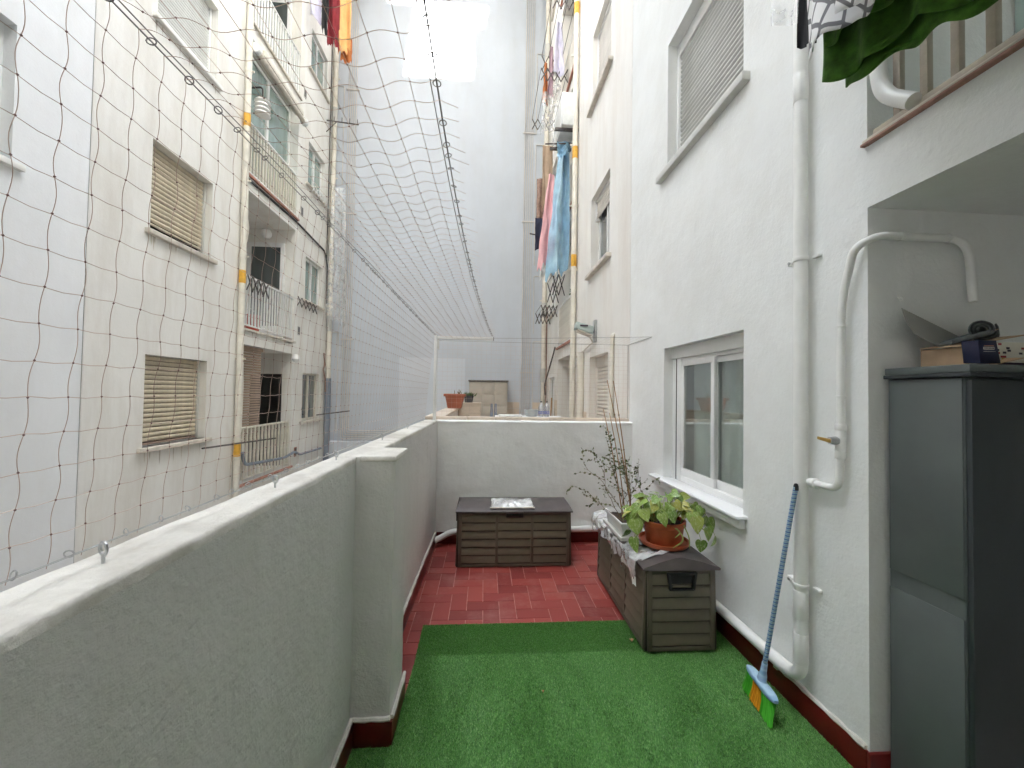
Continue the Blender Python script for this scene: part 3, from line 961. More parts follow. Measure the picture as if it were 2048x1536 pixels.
for k in range(1, 6):
    for x in (-3, 0, 3):
        q = MB(); q.box(x - 0.6, x + 0.6, TY + 0.003, TY + 0.04, 0.9 + 2.9 * k, 2.1 + 2.9 * k); q.build('window', 'glass_dark', bb, smooth=0)
q = MB(); q.box(0.2, 1.2, TY + 0.001, TY + 0.05, 0.0, 2.1); q.build('door', 'glass_dark', bb, smooth=0)

# ------------------------------------------------------------------ right side: own building
rb = thing('apartment_building', 'white rough rendered wall at right with window, porch and balcony above', 'building', (XR, 2.5, -3))
ops = [(2.50, 3.66, 0.875, 2.09, 0.13, False), (2.51, 3.62, 3.77, 4.97, 0.22), (-2.4, 1.65, -0.2, 2.50, 1.7), (-2.4, 1.65, 2.775, 5.2, 1.0)]
weld(facade(RIGHT, -2.5, 4.548, -2.99, 11.2, ops).build('wall', 'render_white', rb, smooth=0))
MB().box(XR + 1.8, XR + 7, -2.5, 4.54, -2.98, 11.1).build('body', 'render_white', rb, smooth=0)
MB().box(XR - 1.1, XR - 0.001, -2.4, 4.5, 8.0, 8.2).build('shade_slab', 'concrete', rb, smooth=0)  # made-up overhang out of view, dims the upper part of this wall
# room behind the near window
rm = MB()
rm.box(XR + 0.135, XR + 1.6, 1.75, 4.3, 0.2, 2.45)
rm = rm.build('room', 'room_dark', rb, smooth=0)
bm = bmesh.new(); bm.from_mesh(rm.data)
bm.faces.ensure_lookup_table()
side = [f for f in bm.faces if f.normal.x < -0.9]
bmesh.ops.delete(bm, geom=side, context='FACES')
bm.to_mesh(rm.data); bm.free()
# inner wall ring round the window opening closes the room
ring = MB()
for (a, b_, c_, d_) in ((1.75, 2.50, 0.2, 2.45), (3.66, 4.3, 0.2, 2.45), (2.50, 3.66, 0.2, 0.875), (2.50, 3.66, 2.09, 2.45)):
    ring.quad((XR + 0.1345, a, c_), (XR + 0.1345, b_, c_), (XR + 0.1345, b_, d_), (XR + 0.1345, a, d_))
ring.build('inner_wall', 'room_dark', rb, smooth=0)
# near window
mb = MB()
n = -0.115
W0, W1, Z0, Z1 = 2.50, 3.66, 0.885, 2.09
fbox(mb, RIGHT, W0, W1, Z1 - 0.10, Z1, n - 0.02, n + 0.045)            # shutter box
fbox(mb, RIGHT, W1 - 0.16, W1, Z0, Z1 - 0.10, n - 0.02, n + 0.03)      # guide rail side
fbox(mb, RIGHT, W0, W0 + 0.05, Z0, Z1 - 0.10, n - 0.02, n + 0.03)
fbox(mb, RIGHT, W0 + 0.05, W1 - 0.16, Z0, Z0 + 0.05, n - 0.02, n + 0.03)
fbox(mb, RIGHT, W0 + 0.05, W1 - 0.16, Z1 - 0.13, Z1 - 0.10, n - 0.02, n + 0.02)
wn = mb.build('window', 'aluminium_white', rb, bevel=0.003)
q = MB(); fbox(q, RIGHT, W1 - 0.085, W1 - 0.075, Z0, Z1 - 0.101, n + 0.0305, n + 0.034); q.build('gasket', 'gasket', wn, smooth=0)
def sash(a, b_, nn):
    mb = MB()
    w = 0.045
    z0, z1 = Z0 + 0.05, Z1 - 0.13
    fbox(mb, RIGHT, a, b_, z0, z0 + 0.07, nn - 0.012, nn + 0.012)
    fbox(mb, RIGHT, a, b_, z1 - w, z1, nn - 0.012, nn + 0.012)
    fbox(mb, RIGHT, a, a + w, z0 + 0.07, z1 - w, nn - 0.012, nn + 0.012)
    fbox(mb, RIGHT, b_ - w, b_, z0 + 0.07, z1 - w, nn - 0.012, nn + 0.012)
    s_ = mb.build('sash', 'aluminium_white', wn, bevel=0.002)
    g1 = MB()
    fbox(g1, RIGHT, a + w, b_ - w, z0 + 0.07, z1 - w, nn - 0.003, nn + 0.003)
    o = g1.build('pane', 'glass_clear', rb, smooth=0)
    o['label'] = 'reflecting dark glass pane of the near window'
    return s_
sash(W0 + 0.05, 3.03, n - 0.012)
sash(2.985, W1 - 0.16, n + 0.014)
for a, b_, ph in ((2.54, 2.80, 0.3), (2.82, 3.12, 2.0), (3.22, 3.54, 1.2)):
    cu = MB().grid(lambda u, v: (XR + 0.24 + 0.02 * math.sin(u * 38 + ph) + 0.012 * math.sin(u * 91), a + (b_ - a) * u, 0.3 + 2.1 * v), 48, 6)
    cu.build('curtain', 'curtain', rb, smooth=80, normals=False)
sill(rb, RIGHT, 2.455, 3.83, 0.885, 'sill_white', out=0.075, inn=-0.10, th=0.022)
mb = MB(); fbox(mb, RIGHT, 2.47, 3.81, 0.80, 0.862, 0.001, 0.05); mb.build('sill_bed', 'render_white', rb, bevel=0.008)
# upper shuttered window
shutter(rb, RIGHT, 2.51, 3.62, 3.77, 4.97, 3.79, n=-0.12, mat='slat_alu', pitch=0.043, box=0.12)
sill(rb, RIGHT, 2.44, 3.76, 3.77, 'sill_grey', out=0.055, inn=-0.1, th=0.06)
# skirting along the right wall
mb = MB()
fbox(mb, RIGHT, 1.652, 4.445, -0.002, 0.125, 0.001, 0.014)
mb.build('skirting', 'skirting', rb, bevel=0.003)
mb = MB()
mb.box(XR - 0.013, XR + 1.0, 1.634, 1.649, -0.002, 0.125)
mb.build('skirting', 'skirting', rb, bevel=0.003)
# balcony: ledge, bars, glazing
mb = MB(); fbox(mb, RIGHT, -2.4, 1.665, 2.777, 2.789, -0.06, 0.022); mb.build('balcony_ledge', 'ledge_clay', rb, bevel=0.004)
mb = MB(); fbox(mb, RIGHT, -2.4, 1.66, 2.790, 2.803, -0.06, 0.018); mb.build('ledge_trim', 'sill_old', rb, bevel=0.004)
mb = MB()
fbox(mb, RIGHT, -2.4, 1.645, 2.815, 2.85, -0.055, -0.02)
fbox(mb, RIGHT, -2.4, 1.645, 3.72, 3.76, -0.06, -0.01)
br = mb.build('railing', 'bar_beige', rb, bevel=0.004)
for i in range(16):
    y = 1.545 - i * 0.105
    q = MB(); fbox(q, RIGHT, y - 0.014, y + 0.014, 2.85, 3.72, -0.05, -0.024)
    q.build('baluster', 'bar_beige', br, bevel=0.002)
gz = MB(); fbox(gz, RIGHT, -2.39, 1.64, 2.78, 5.19, -0.75, -0.72); gz.build('glazing', 'glass_loggia', rb, smooth=0)
gz = MB()
for y in (1.45, 0.72, -0.1):
    fbox(gz, RIGHT, y - 0.03, y + 0.03, 2.78, 5.19, -0.719, -0.69)
gz.build('glazing_frame', 'aluminium_grey', rb)
pf = MB().quad((-0.59, -2.45, -0.0005), (XR + 1.69, -2.45, -0.0005), (XR + 1.69, 1.618, -0.0005), (-0.59, 1.618, -0.0005)).build('porch_floor', 'concrete', smooth=0)
pf['kind'] = 'structure'

# white bent pipe inside the balcony
pts = [(1.682, 1.61, 5.1), (1.682, 1.607, 3.2), (1.682, 1.575, 2.95), (1.682, 1.45, 2.835)]
tag(MB().tube(fillet(pts, 0.2, 8), 0.03, 14).build('drain_pipe', 'pipe_white', org=pts[0]), 'white curved pipe in front of the bars of the upper right balcony', 'pipe')

# ------------------------------------------------------------------ right side: neighbour's facade
nb = thing('apartment_building', 'cream stained facade beyond the low wall with windows and balconies', 'building', (XR, 7.7, -3))
ops = []
for k in range(5):
    z = H_ * k
    ops.append((5.38, 6.34, (0.30 if k == 0 else 0.86) + z, (2.24 if k == 0 else 2.08) + z, 0.22))
    ops.append((7.42, 9.15, -0.01 + z, 2.43 + z, 1.15))
    ops.append((9.55, 10.45, 0.92 + z, 2.05 + z, 0.2))
weld(facade(RIGHT, 4.554, YB - 0.005, -2.99, 29.0, ops).build('wall', 'facade_right', nb, smooth=0))
MB().box(XR + 1.2, XR + 7, 4.56, YB - 0.02, -2.98, 28.9).build('body', 'facade_right', nb, smooth=0)
MB().box(XR + 0.02, XR + 1.1, 4.56, YB - 0.02, 28.8, 29.05).build('roof_edge', 'facade_right', nb, smooth=0)
MB().box(XR - 1.395, XR - 0.001, 4.7, YB - 0.003, 13.95, 14.15).build('shade_slab', 'concrete', nb, smooth=0)  # added unseen slab, cuts the sky light on the upper neighbour facade
MB().box(XR + 0.003, XR + 0.04, 4.548, 4.554, 1.3, 10.9).build('joint', 'gasket', nb, smooth=0)
shutter(nb, RIGHT, 5.38, 6.34, 0.30, 2.24, 0.32, n=-0.13, mat='slat_warm', pitch=0.058, box=0.17, frame='slat_warm')
# window k1: half raised shutter
sliding_window(nb, RIGHT, 5.38, 6.34, 3.58, 4.66, n=-0.15, gl='glass_dark', w=0.05)
shutter(nb, RIGHT, 5.38, 6.34, 4.46, 4.80, 4.47, n=-0.10, mat='slat_warm', pitch=0.05, box=0.06)
sill(nb, RIGHT, 5.28, 6.46, 3.58, 'sill_old', out=0.07, inn=-0.1)
sliding_window(nb, RIGHT, 5.38, 6.34, 6.30, 7.4, n=-0.16, gl='glass_black', w=0.05)
shutter(nb, RIGHT, 5.38, 6.34, 6.62, 7.52, 6.63, n=-0.10, mat='slat_warm', pitch=0.05, box=0.06)
sill(nb, RIGHT, 5.28, 6.46, 6.30, 'sill_old', out=0.07, inn=-0.1)
for k in (3, 4):
    shutter(nb, RIGHT, 5.38, 6.34, 0.86 + H_ * k, 2.08 + H_ * k, 0.9 + H_ * k, n=-0.12, mat='slat_warm', pitch=0.05)
for k in range(5):
    sliding_window(nb, RIGHT, 9.55, 10.45, 0.92 + H_ * k, 2.05 + H_ * k, n=-0.08, gl='glass_dark')
    if k:
        sill(nb, RIGHT, 9.45, 10.55, 0.92 + H_ * k, 'sill_old', out=0.06, inn=-0.05)
        st = MB(); fbox(st, RIGHT, 7.38, 9.2, -0.055 + H_ * k, -0.012 + H_ * k, 0.002, 0.05)
        st.build('slab_edge', 'terracotta_slab', nb, bevel=0.006)
        railing(nb, RIGHT, 7.42, 9.15, H_ * k + 0.03, H_ * k + 0.92, -0.03, 26, 'rail_cream', 'rail_white', w=0.026)
        d_ = MB(); fbox(d_, RIGHT, 7.7, 8.9, H_ * k, H_ * k + 2.1, -1.14, -1.08); d_.build('balcony_door', 'glass_dark', nb, smooth=0)
# ground door
mb = MB()
fbox(mb, RIGHT, 7.42, 8.62, 2.06, 2.12, -0.30, -0.22); fbox(mb, RIGHT, 7.42, 8.62, 2.37, 2.43, -0.30, -0.22)
fbox(mb, RIGHT, 8.56, 8.62, 0, 2.37, -0.30, -0.22); fbox(mb, RIGHT, 7.42, 7.48, 0, 2.37, -0.30, -0.22); fbox(mb, RIGHT, 8.0, 8.06, 0, 2.06, -0.30, -0.22)
dr = mb.build('terrace_door', 'aluminium_white', nb, bevel=0.004)
q = MB(); fbox(q, RIGHT, 7.48, 8.56, 0.0, 2.06, -0.27, -0.26); q.build('pane', 'glass_green', dr, smooth=0)
q = MB(); fbox(q, RIGHT, 7.48, 8.56, 2.12, 2.37, -0.27, -0.26); q.build('transom', 'slat_warm', dr, smooth=0)
# low tiled dado on facade and back wall
def dado(par, F, s0, s1, rows, z1, n, w=0.33, h=0.2):
    k = 0
    s = s0
    while s < s1 - 0.03:
        e = min(s + w, s1)
        for r_ in range(rows):
            q = MB(); fbox(q, F, s + 0.003, e - 0.003, z1 - h * (r_ + 1) + 0.003, z1 - h * r_ - 0.003, 0.0, n)
            q.build('tile', 'tile_beige', par, smooth=0)
        s = e
dado(nb, RIGHT, 9.17, 9.50, 4, 1.5, 0.012, w=0.35)
dado(nb, RIGHT, 6.5, 7.0, 3, 1.36, 0.012, w=0.25)
dado(bw, BACK, -0.55, 0.98, 3, 1.40, 0.012, w=0.34, h=0.17)
dado(bw, BACK, 1.34, 1.66, 3, 1.40, 0.012, w=0.32, h=0.17)

pipe_thing('downpipe', 'cream downpipe with yellow bands on the neighbour facade beside the balcony stack', [(XR - 0.07, 7.28, 0), (XR - 0.07, 7.28, 28.8)], 0.05, 'pipe_cream',
           clamps=[(XR - 0.07, 7.28, z) for z in (2.15, 3.95, 5.15, 6.3, 8.0)], bands=[(XR - 0.07, 7.28, z) for z in (4.12, 6.15, 8.9)])
pipe_thing('downpipe', 'short cream pipe between the neighbour door and shutter', [(XR - 0.05, 6.72, 0), (XR - 0.05, 6.72, 2.36)], 0.06, 'pipe_cream')
pipe_thing('downpipe', 'thin cream pipe right of the neighbour shutter', [(XR - 0.03, 5.12, 0), (XR - 0.03, 5.12, 2.42), (XR + 0.02, 5.12, 2.44)], 0.028, 'pipe_cream')
pts = [(XR - 0.04, 9.3, 2.75), (XR - 0.06, 9.35, 2.62), (XR - 0.08, 10.2, 2.1), (XR - 0.1, 10.5, 1.85), (XR - 0.09, 10.4, 1.6)]
tag(MB().tube(fillet(pts, 0.1), 0.018, 6).build('cable', 'rack_iron', org=pts[0]), 'black slanting cable by the far right corner', 'cable')
tag(MB().tube([(XR - 0.02, YB - 0.25, 0), (XR - 0.02, YB - 0.25, 4.0)], 0.018, 6).build('cable', 'rail_rust', org=(XR, YB - .25, 0)), 'rusty brown vertical cable next to far corner downpipe', 'cable')
pts = [(XR - 0.1, 6.02, 2.55), (XR - 0.03, 6.05, 2.45), (XR - 0.02, 7.2, 2.32)]
tag(MB().tube(pts, 0.012, 6).build('cable', 'sill_old', org=pts[0]), 'pale lamp cable running from floodlight along the facade', 'cable')

# floodlight
fd = thing('floodlight', 'grey green floodlight on a bracket on the neighbour facade', 'floodlight', (XR, 6.0, 2.5))
p = [Vector((XR - 0.33, 5.95, 2.66)), Vector((XR - 0.06, 6.0, 2.60))]
mb = MB()
mb.hexa([(1.36, 5.86, 2.63), (1.63, 5.90, 2.55), (1.63, 6.10, 2.55), (1.36, 6.08, 2.63), (1.37, 5.90, 2.74), (1.64, 5.93, 2.68), (1.64, 6.06, 2.68), (1.37, 6.03, 2.74)])
mb.build('housing', 'lamp_body', fd, bevel=0.012)
MB().hexa([(1.38, 5.87, 2.60), (1.61, 5.905, 2.53), (1.61, 6.09, 2.53), (1.38, 6.07, 2.60), (1.38, 5.87, 2.628), (1.61, 5.905, 2.552), (1.61, 6.09, 2.552), (1.38, 6.07, 2.628)]).build('lens', 'lamp_glass', fd, bevel=0.008)
MB().box(1.655, 1.689, 5.93, 6.05, 2.44, 2.78).build('bracket', 'metal_galv', fd, bevel=0.004)
MB().box(1.42, 1.54, 5.884, 5.893, 2.665, 2.69).build('badge', 'print_dark', fd)

# split air conditioner
ac = thing('air_conditioner', 'white box air conditioner unit high on the neighbour facade', 'air conditioner', (1.5, 7.6, 6.6))
MB().box(1.36, 1.66, 7.25, 8.05, 6.66, 7.28).build('casing', 'steel_box', ac, bevel=0.012)
MB().box(1.352, 1.359, 7.4, 7.9, 6.72, 7.2).build('grille', 'aluminium_grey', ac)
for y in (7.35, 7.95):
    MB().box(1.25, 1.689, y - 0.02, y + 0.02, 6.60, 6.655).build('bracket', 'rack_iron', ac)

# ------------------------------------------------------------------ parapets
def parapet_strip(name, sect, y0, y1, ny, mats, parent, jit=0.003, seed=0.0):
    """rough rendered wall: cross-section swept along y, slightly uneven"""
    mb = MB()
    def fn(u, v):
        y = y0 + (y1 - y0) * v
        pts = sect(v)
        k = u * (len(pts) - 1)
        i = min(int(k), len(pts) - 2)
        q = k - i
        x = pts[i][0] * (1 - q) + pts[i + 1][0] * q
        z = pts[i][1] * (1 - q) + pts[i + 1][1] * q
        j = jit * (nz(x * 9 + seed, y * 9, z * 9) + 0.5 * nz(x * 25, y * 25, z * 25))
        return (x + j, y, z + j * 0.8)
    m_ = len(sect(0)) - 1
    mb.grid(fn, m_, ny)
    return mb

pw = thing('parapet_wall', 'rough white rendered parapet with worn cream top and square pillar at left', 'wall', (-0.6, 2.0, 0))
def xi(y): return -0.595 if y < 1.95 else -0.552 + 0.047 * (y - 2.24) / 2.2
def xo(y): return -0.728 + 0.083 * (y - 0.6) / 4.2
TOP = 1.337
def body_sect(ya, yb, inner):
    def s_(v):
        y = ya + (yb - ya) * v
        i, o = (inner(y) if inner else xi(y)), xo(y)
        pts = [(i, -0.003 + (TOP - 0.022) * k / 30) for k in range(31)]
        return pts
    return s_
def cap_sect(ya, yb):
    def s_(v):
        y = ya + (yb - ya) * v
        i, o = xi(y), xo(y)
        pts = [(i, TOP - 0.0255), (i - 0.001, TOP - 0.010), (i - 0.004, TOP - 0.0025), (i - 0.010, TOP)]
        pts += [(i - 0.010 + (o + 0.008 - i + 0.010) * k / 8, TOP + 0.002) for k in range(1, 8)]
        pts += [(o + 0.006, TOP + 0.001), (o + 0.001, TOP - 0.006), (o, TOP - 0.03), (o, TOP - 0.3), (o, -2.9)]
        return pts
    return s_
for a, b_, ny in ((-2.46, 1.945, 170), (1.945, 4.46, 100)):
    parapet_strip('wall', body_sect(a, b_, None), a, b_, ny, None, pw, 0.004).build('wall_face', 'render_parapet', pw, smooth=60, normals=False)
    parapet_strip('cap', cap_sect(a, b_), a, b_, ny, None, pw, 0.006).build('cap', 'coping', pw, smooth=60, normals=False)
# pillar
def pill(u, v):
    # u round the plan, v up
    c4 = [(-0.60, 1.94), (-0.43, 1.94), (-0.416, 1.945), (-0.4145, 1.96), (-0.4145, 2.22), (-0.417, 2.235), (-0.43, 2.24), (-0.60, 2.24)]
    k = u * (len(c4) - 1); i = min(int(k), len(c4) - 2); q = k - i
    x = c4[i][0] * (1 - q) + c4[i + 1][0] * q
    y = c4[i][1] * (1 - q) + c4[i + 1][1] * q
    z = v * (TOP - 0.002)
    j = 0.004 * nz(x * 8, y * 8, z * 8) + 0.002 * nz(x * 30, y * 30, z * 30)
    return (x + j, y - j, z)
mb = MB().grid(pill, 42, 70)
mb.build('pillar', 'render_parapet', pw, smooth=50, normals=False)
mb = MB()
mb.hexa([(-0.58, 1.935, TOP - 0.022), (-0.408, 1.935, TOP - 0.022), (-0.408, 2.246, TOP - 0.022), (-0.58, 2.246, TOP - 0.022),
         (-0.58, 1.941, TOP + 0.004), (-0.414, 1.941, TOP + 0.003), (-0.414, 2.240, TOP + 0.003), (-0.58, 2.240, TOP + 0.004)])
mb.build('pillar_cap', 'coping', pw, bevel=0.006)
# skirting of parapet: near run, pillar faces, far run
def skirt(pts, h=0.118, th=0.012):
    mb = MB()
    for (xa, ya), (xb, yb) in zip(pts, pts[1:]):
        d = Vector((xb - xa, yb - ya, 0)); nrm = Vector((d.y, -d.x, 0)).normalized() * th
        A, B = Vector((xa, ya, -0.002)), Vector((xb, yb, -0.002))
        up = Vector((0, 0, h))
        mb.hexa([A, B, B + nrm, A + nrm, A + up, B + up, B + nrm + up, A + nrm + up])
    return mb
skirt([(-0.591, 0.0), (-0.591, 1.934)]).build('skirting', 'skirting', pw, bevel=0.002)
skirt([(-0.578, 1.936), (-0.399, 1.936)]).build('skirting', 'skirting', pw, bevel=0.002)
skirt([(-0.4105, 1.937), (-0.4105, 2.244)]).build('skirting', 'skirting', pw, bevel=0.002)
skirt([(-0.546, 2.246), (-0.502, 4.43)]).build('skirting', 'skirting', pw, bevel=0.002)
# rough mortar fillet on top of the skirting
for P in ([(-0.585, 0.0), (-0.585, 1.93)], [(-0.58, 1.928), (-0.41, 1.928)], [(-0.404, 1.94), (-0.404, 2.24)], [(-0.544, 2.25), (-0.5, 4.42)]):
    a, b_ = Vector((*P[0], 0.125)), Vector((*P[1], 0.125))
    L = (b_ - a).length; k = max(6, int(L / 0.03))
    pts = [a.lerp(b_, i / k) + Vector((0, 0, 0.008 * nz(i * 0.37, P[0][0] * 7, 0))) for i in range(k + 1)]
    MB().tube(pts, [0.011 + 0.005 * nz(i * 0.5, 3, P[0][1]) for i in range(k + 1)], 6).build('mortar_edge', 'coping', pw)
pts = [(XR - 0.006, 1.66 + 2.78 * i / 90, 0.132 + 0.008 * nz(i * 0.37, 7, 0)) for i in range(91)]
MB().tube(pts, [0.012 + 0.006 * nz(i * 0.5, 3, 5) for i in range(91)], 6).build('mortar_edge', 'coping', rb)
# low wall across
bwall = thing('low_wall', 'white low rendered wall closing the far end of the terrace', 'wall', (0.6, 4.5, 0))
def lowf(u, v):
    x = -0.50 + (XR + 0.5) * u
    z = v * (TOP - 0.025)
    j = 0.005 * nz(x * 6, 1, z * 6) + 0.002 * nz(x * 25, 4, z * 25)
    return (x, 4.448 + j, z)
MB().grid(lowf, 110, 66).build('wall_face', 'render_white', bwall, smooth=60, normals=False)
MB().box(-0.50, XR, 4.47, 4.56, -0.2, TOP - 0.03).build('core', 'render_white', bwall, smooth=0)
def lowc(u, v):
    x = -0.52 + (XR + 0.52) * u
    pr = [(4.447, TOP - 0.027), (4.445, TOP - 0.012), (4.452, TOP - 0.002), (4.47, TOP + 0.001), (4.51, TOP + 0.001), (4.562, TOP + 0.001), (4.568, TOP - 0.02)]
    k = v * (len(pr) - 1); i = min(int(k), len(pr) - 2); q = k - i
    y = pr[i][0] * (1 - q) + pr[i + 1][0] * q; z = pr[i][1] * (1 - q) + pr[i + 1][1] * q
    j = 0.004 * nz(x * 7, y * 7, 3)
    return (x, y + j, z + j)
MB().grid(lowc, 110, 12).build('cap', 'coping_white', bwall, smooth=60, normals=False)
for i in range(7):
    x = -0.50 + i * 0.313
    MB().box(x + 0.001, x + 0.311, 4.564, 4.70, TOP + 0.0, TOP + 0.032).build('coping_tile', 'tile_beige', bwall, bevel=0.004)
MB().box(-0.5, XR - 0.001, 4.575, 4.69, -0.2, TOP - 0.002).build('far_face', 'facade_right', bwall, smooth=0)
mb = MB(); mb.box(-0.49, XR - 0.015, 4.431, 4.445, -0.002, 0.122); mb.build('skirting', 'skirting', bwall, bevel=0.002)

# neighbour's parapet and tiled pier
npw = thing('parapet_wall', 'neighbour parapet with beige tiled coping and pier', 'wall', (-0.6, 6.5, 0))
MB().box(-0.63, -0.50, 4.57, YB - 0.16, -2.9, 1.335).build('wall', 'facade_right', npw, smooth=0)
for i in range(11):
    y = 4.58 + i * 0.31
    MB().box(-0.66, -0.45, y + 0.002, y + 0.307, 1.336, 1.372).build('coping_tile', 'tile_beige', npw, bevel=0.004)
MB().box(-0.498, -0.06, 7.82, 8.25, 0, 1.42).build('pier', 'tile_grout', npw, smooth=0)
for i in range(2):
    for j in range(4):
        MB().box(-0.497 + i * 0.218 + 0.003, -0.497 + (i + 1) * 0.218 - 0.003, 7.808, 7.819, 1.42 - 0.2 * (j + 1) + 0.003, 1.42 - 0.2 * j).build('tile', 'tile_beige', npw, smooth=0)
MB().box(-0.51, -0.05, 7.80, 8.26, 1.421, 1.445).build('pier_cap', 'tile_beige', npw, bevel=0.004)

# ------------------------------------------------------------------ net over the terrace
net = thing('bird_net', 'brown mesh net strung from the parapet up and over the terrace', 'net', (-0.6, 2.3, 1.36))
C = 0.0545
Y_A, Y_B = 0.02, 4.40
NC = int((Y_B - Y_A) / C)
def bot(y): return Vector((-0.674 + 0.045 * (y - 0.6) / 4.0, y, 1.365))
def topw(y): return Vector((-0.612 + 0.072 * ((y - 0.7) / 3.7), y, 2.27 + 0.006 * math.sin(y * 1.3)))
def rgt(y): return Vector((-0.105 + 0.19 * max(0, (y - 0.9) / 3.5) ** 1.6, y, 2.268))
NR = 17
r0 = 0.00057
def side_pt(y, v):
    a, b_ = bot(y), topw(y)
    p = a.lerp(b_, v)
    p.x += 0.02 * math.sin(v * 3.14) * math.sin(y * 2.1 + 1) * 0.6
    return p
mb = MB(); kn = MB()
knots = []
for i in range(NC + 1):
    y = Y_A + i * C
    ph = rnd.uniform(0, 0.5)
    pts = []
    for j in range(NR * 6 + 1):
        v = j / (NR * 6)
        p = side_pt(y, v)
        s_ = j / 6.0
        p.y += 0.0042 * math.sin(math.pi * s_ + ph * 0.4) * (0.6 + 0.8 * abs(nz(i * 0.3, s_ * 0.4, 1))) + 0.005 * nz(i * 0.15, s_ * 0.22, 4)
        pts.append(p)
        if j % 6 == 0 and 0 < j < NR * 6:
            knots.append(p.copy())
    mb.tube(pts, r0, 3, False)
for j in range(1, NR):
    v = j / NR
    pts = [side_pt(Y_A + i * C / 2, v) + Vector((0, 0, 0.0035 * nz(i * 0.21, j, 2) - (0.002 if i % 2 else 0))) for i in range(NC * 2 + 1)]
    mb.tube(pts, r0, 3, False)
def knot(mb_, p, s=0.0022):
    mb_.add([(p[0] + s, p[1], p[2]), (p[0] - s, p[1], p[2]), (p[0], p[1] + s, p[2]), (p[0], p[1] - s, p[2]), (p[0], p[1], p[2] + s), (p[0], p[1], p[2] - s)],
            [(0, 2, 4), (2, 1, 4), (1, 3, 4), (3, 0, 4), (2, 0, 5), (1, 2, 5), (3, 1, 5), (0, 3, 5)])
for p in knots:
    knot(kn, p)
mb.build('side_net', 'net_brown', net, smooth=0, normals=False)
# ceiling net
NX = 10
mb = MB()
def ceil_pt(u, y):
    p = topw(y).lerp(rgt(y), u)
    p.z -= 0.035 * math.sin(math.pi * u) * (0.8 + 0.3 * math.sin(y * 1.7))
    return p
for i in range(NC + 1):
    y = Y_A + i * C
    pts = []
    tail = rnd.uniform(0.02, 0.06)
    for j in range(NX * 5 + 1):
        u = j / (NX * 5)
        p = ceil_pt(u, y)
        s_ = j / 5.0
        p.z += 0.006 * math.sin(math.pi * s_ + 0.6 * math.sin(i * 0.7)) + 0.006 * nz(i * 0.12, s_ * 0.2, 8)
        p.y += 0.005 * nz(i * 0.2, s_ * 0.3, 3)
        pts.append(p)
        if j % 5 == 0 and 0 < j < NX * 5:
            knot(kn, p)
    pts.append(pts[-1] + Vector((tail, rnd.uniform(-0.01, 0.01), -0.3 * tail)))
    mb.tube(pts, r0, 3, False)
for j in range(1, NX):
    pts = [ceil_pt(j / NX, Y_A + i * C) + Vector((0.002 * nz(i * .3, j, 1), 0, 0.006 * math.sin(math.pi * j) + 0.002 * nz(i * .3, j, 5))) for i in range(NC + 1)]
    mb.tube(pts, r0, 3, False)
mb.build('ceiling_net', 'net_brown', net, smooth=0, normals=False)
# far net between the post and the right wall
mb = MB()
NB = 40
for i in range(NB + 1):
    x = -0.53 + (XR - 0.015 + 0.53) * i / NB
    pts = [(x + 0.004 * nz(i, j * 0.4, 2), 4.60 - 0.03 * math.sin(3.14 * j / 34), 1.375 + (2.235 - 1.375) * j / 34) for j in range(35)]
    mb.tube(pts, 0.00065, 3, False)
for j in range(17):
    mb.tube([(-0.53 + (XR - 0.015 + 0.53) * i / NB, 4.60 - 0.03 * math.sin(3.14 * j / 17), 1.375 + (2.235 - 1.375) * j / 17 + 0.004 * nz(i * .4, j, 3)) for i in range(NB + 1)], 0.00065, 3, False)
for i in range(NB + 1):
    x = -0.53 + (XR - 0.015 + 0.53) * i / NB
    mb.tube([(x, 4.60, 2.235), (x + 0.004, 4.48, 2.238), (x, 4.36 - 0.4 * max(0, (i - 20) / 20) * 1.0, 2.25)], 0.00065, 3, False)
mb.build('far_net', 'net_brown', net, smooth=0, normals=False)
kn.build('knots', 'net_knot', net, smooth=0, normals=False, kind='stuff')
# cables carrying the net
def wire(name, pts, r=0.0018, mat='wire_dark', n=5):
    return MB().tube(pts, r, n).build(name, mat, net)
wire('top_cable', [topw(Y_A + (Y_B - Y_A) * i / 30) for i in range(31)], 0.0015)
wire('top_cable', [topw(Y_A + (Y_B - Y_A) * i / 30) + Vector((0.010, 0, 0.006 + 0.004 * math.sin(i))) for i in range(31)], 0.0013)
wire('edge_cable', [rgt(Y_A + (Y_B - Y_A) * i / 30) for i in range(31)], 0.0018)
wire('edge_cable', [rgt(Y_A + (Y_B - Y_A) * i / 30) + Vector((-0.012, 0, 0.004 * math.sin(i * 1.1))) for i in range(31)], 0.0012)
wire('bottom_cable', [bot(Y_A + (Y_B - Y_A) * i / 30) + Vector((0, 0, 0.006)) for i in range(31)], 0.0018, 'metal_galv')
wire('far_cable', [(0.09, 4.40, 2.25), (0.5, 4.30, 2.245), (1.2, 4.08, 2.24), (XR, 3.93, 2.24)], 0.0018)
wire('far_cable', [(-0.53, 4.60, 2.235), (0.6, 4.60, 2.232), (XR, 4.60, 2.235)], 0.0018)
wire('far_cable', [(XR - 0.004, 4.60, 1.37), (XR - 0.004, 4.60, 2.235), (XR - 0.004, 3.93, 2.24)], 0.0022)
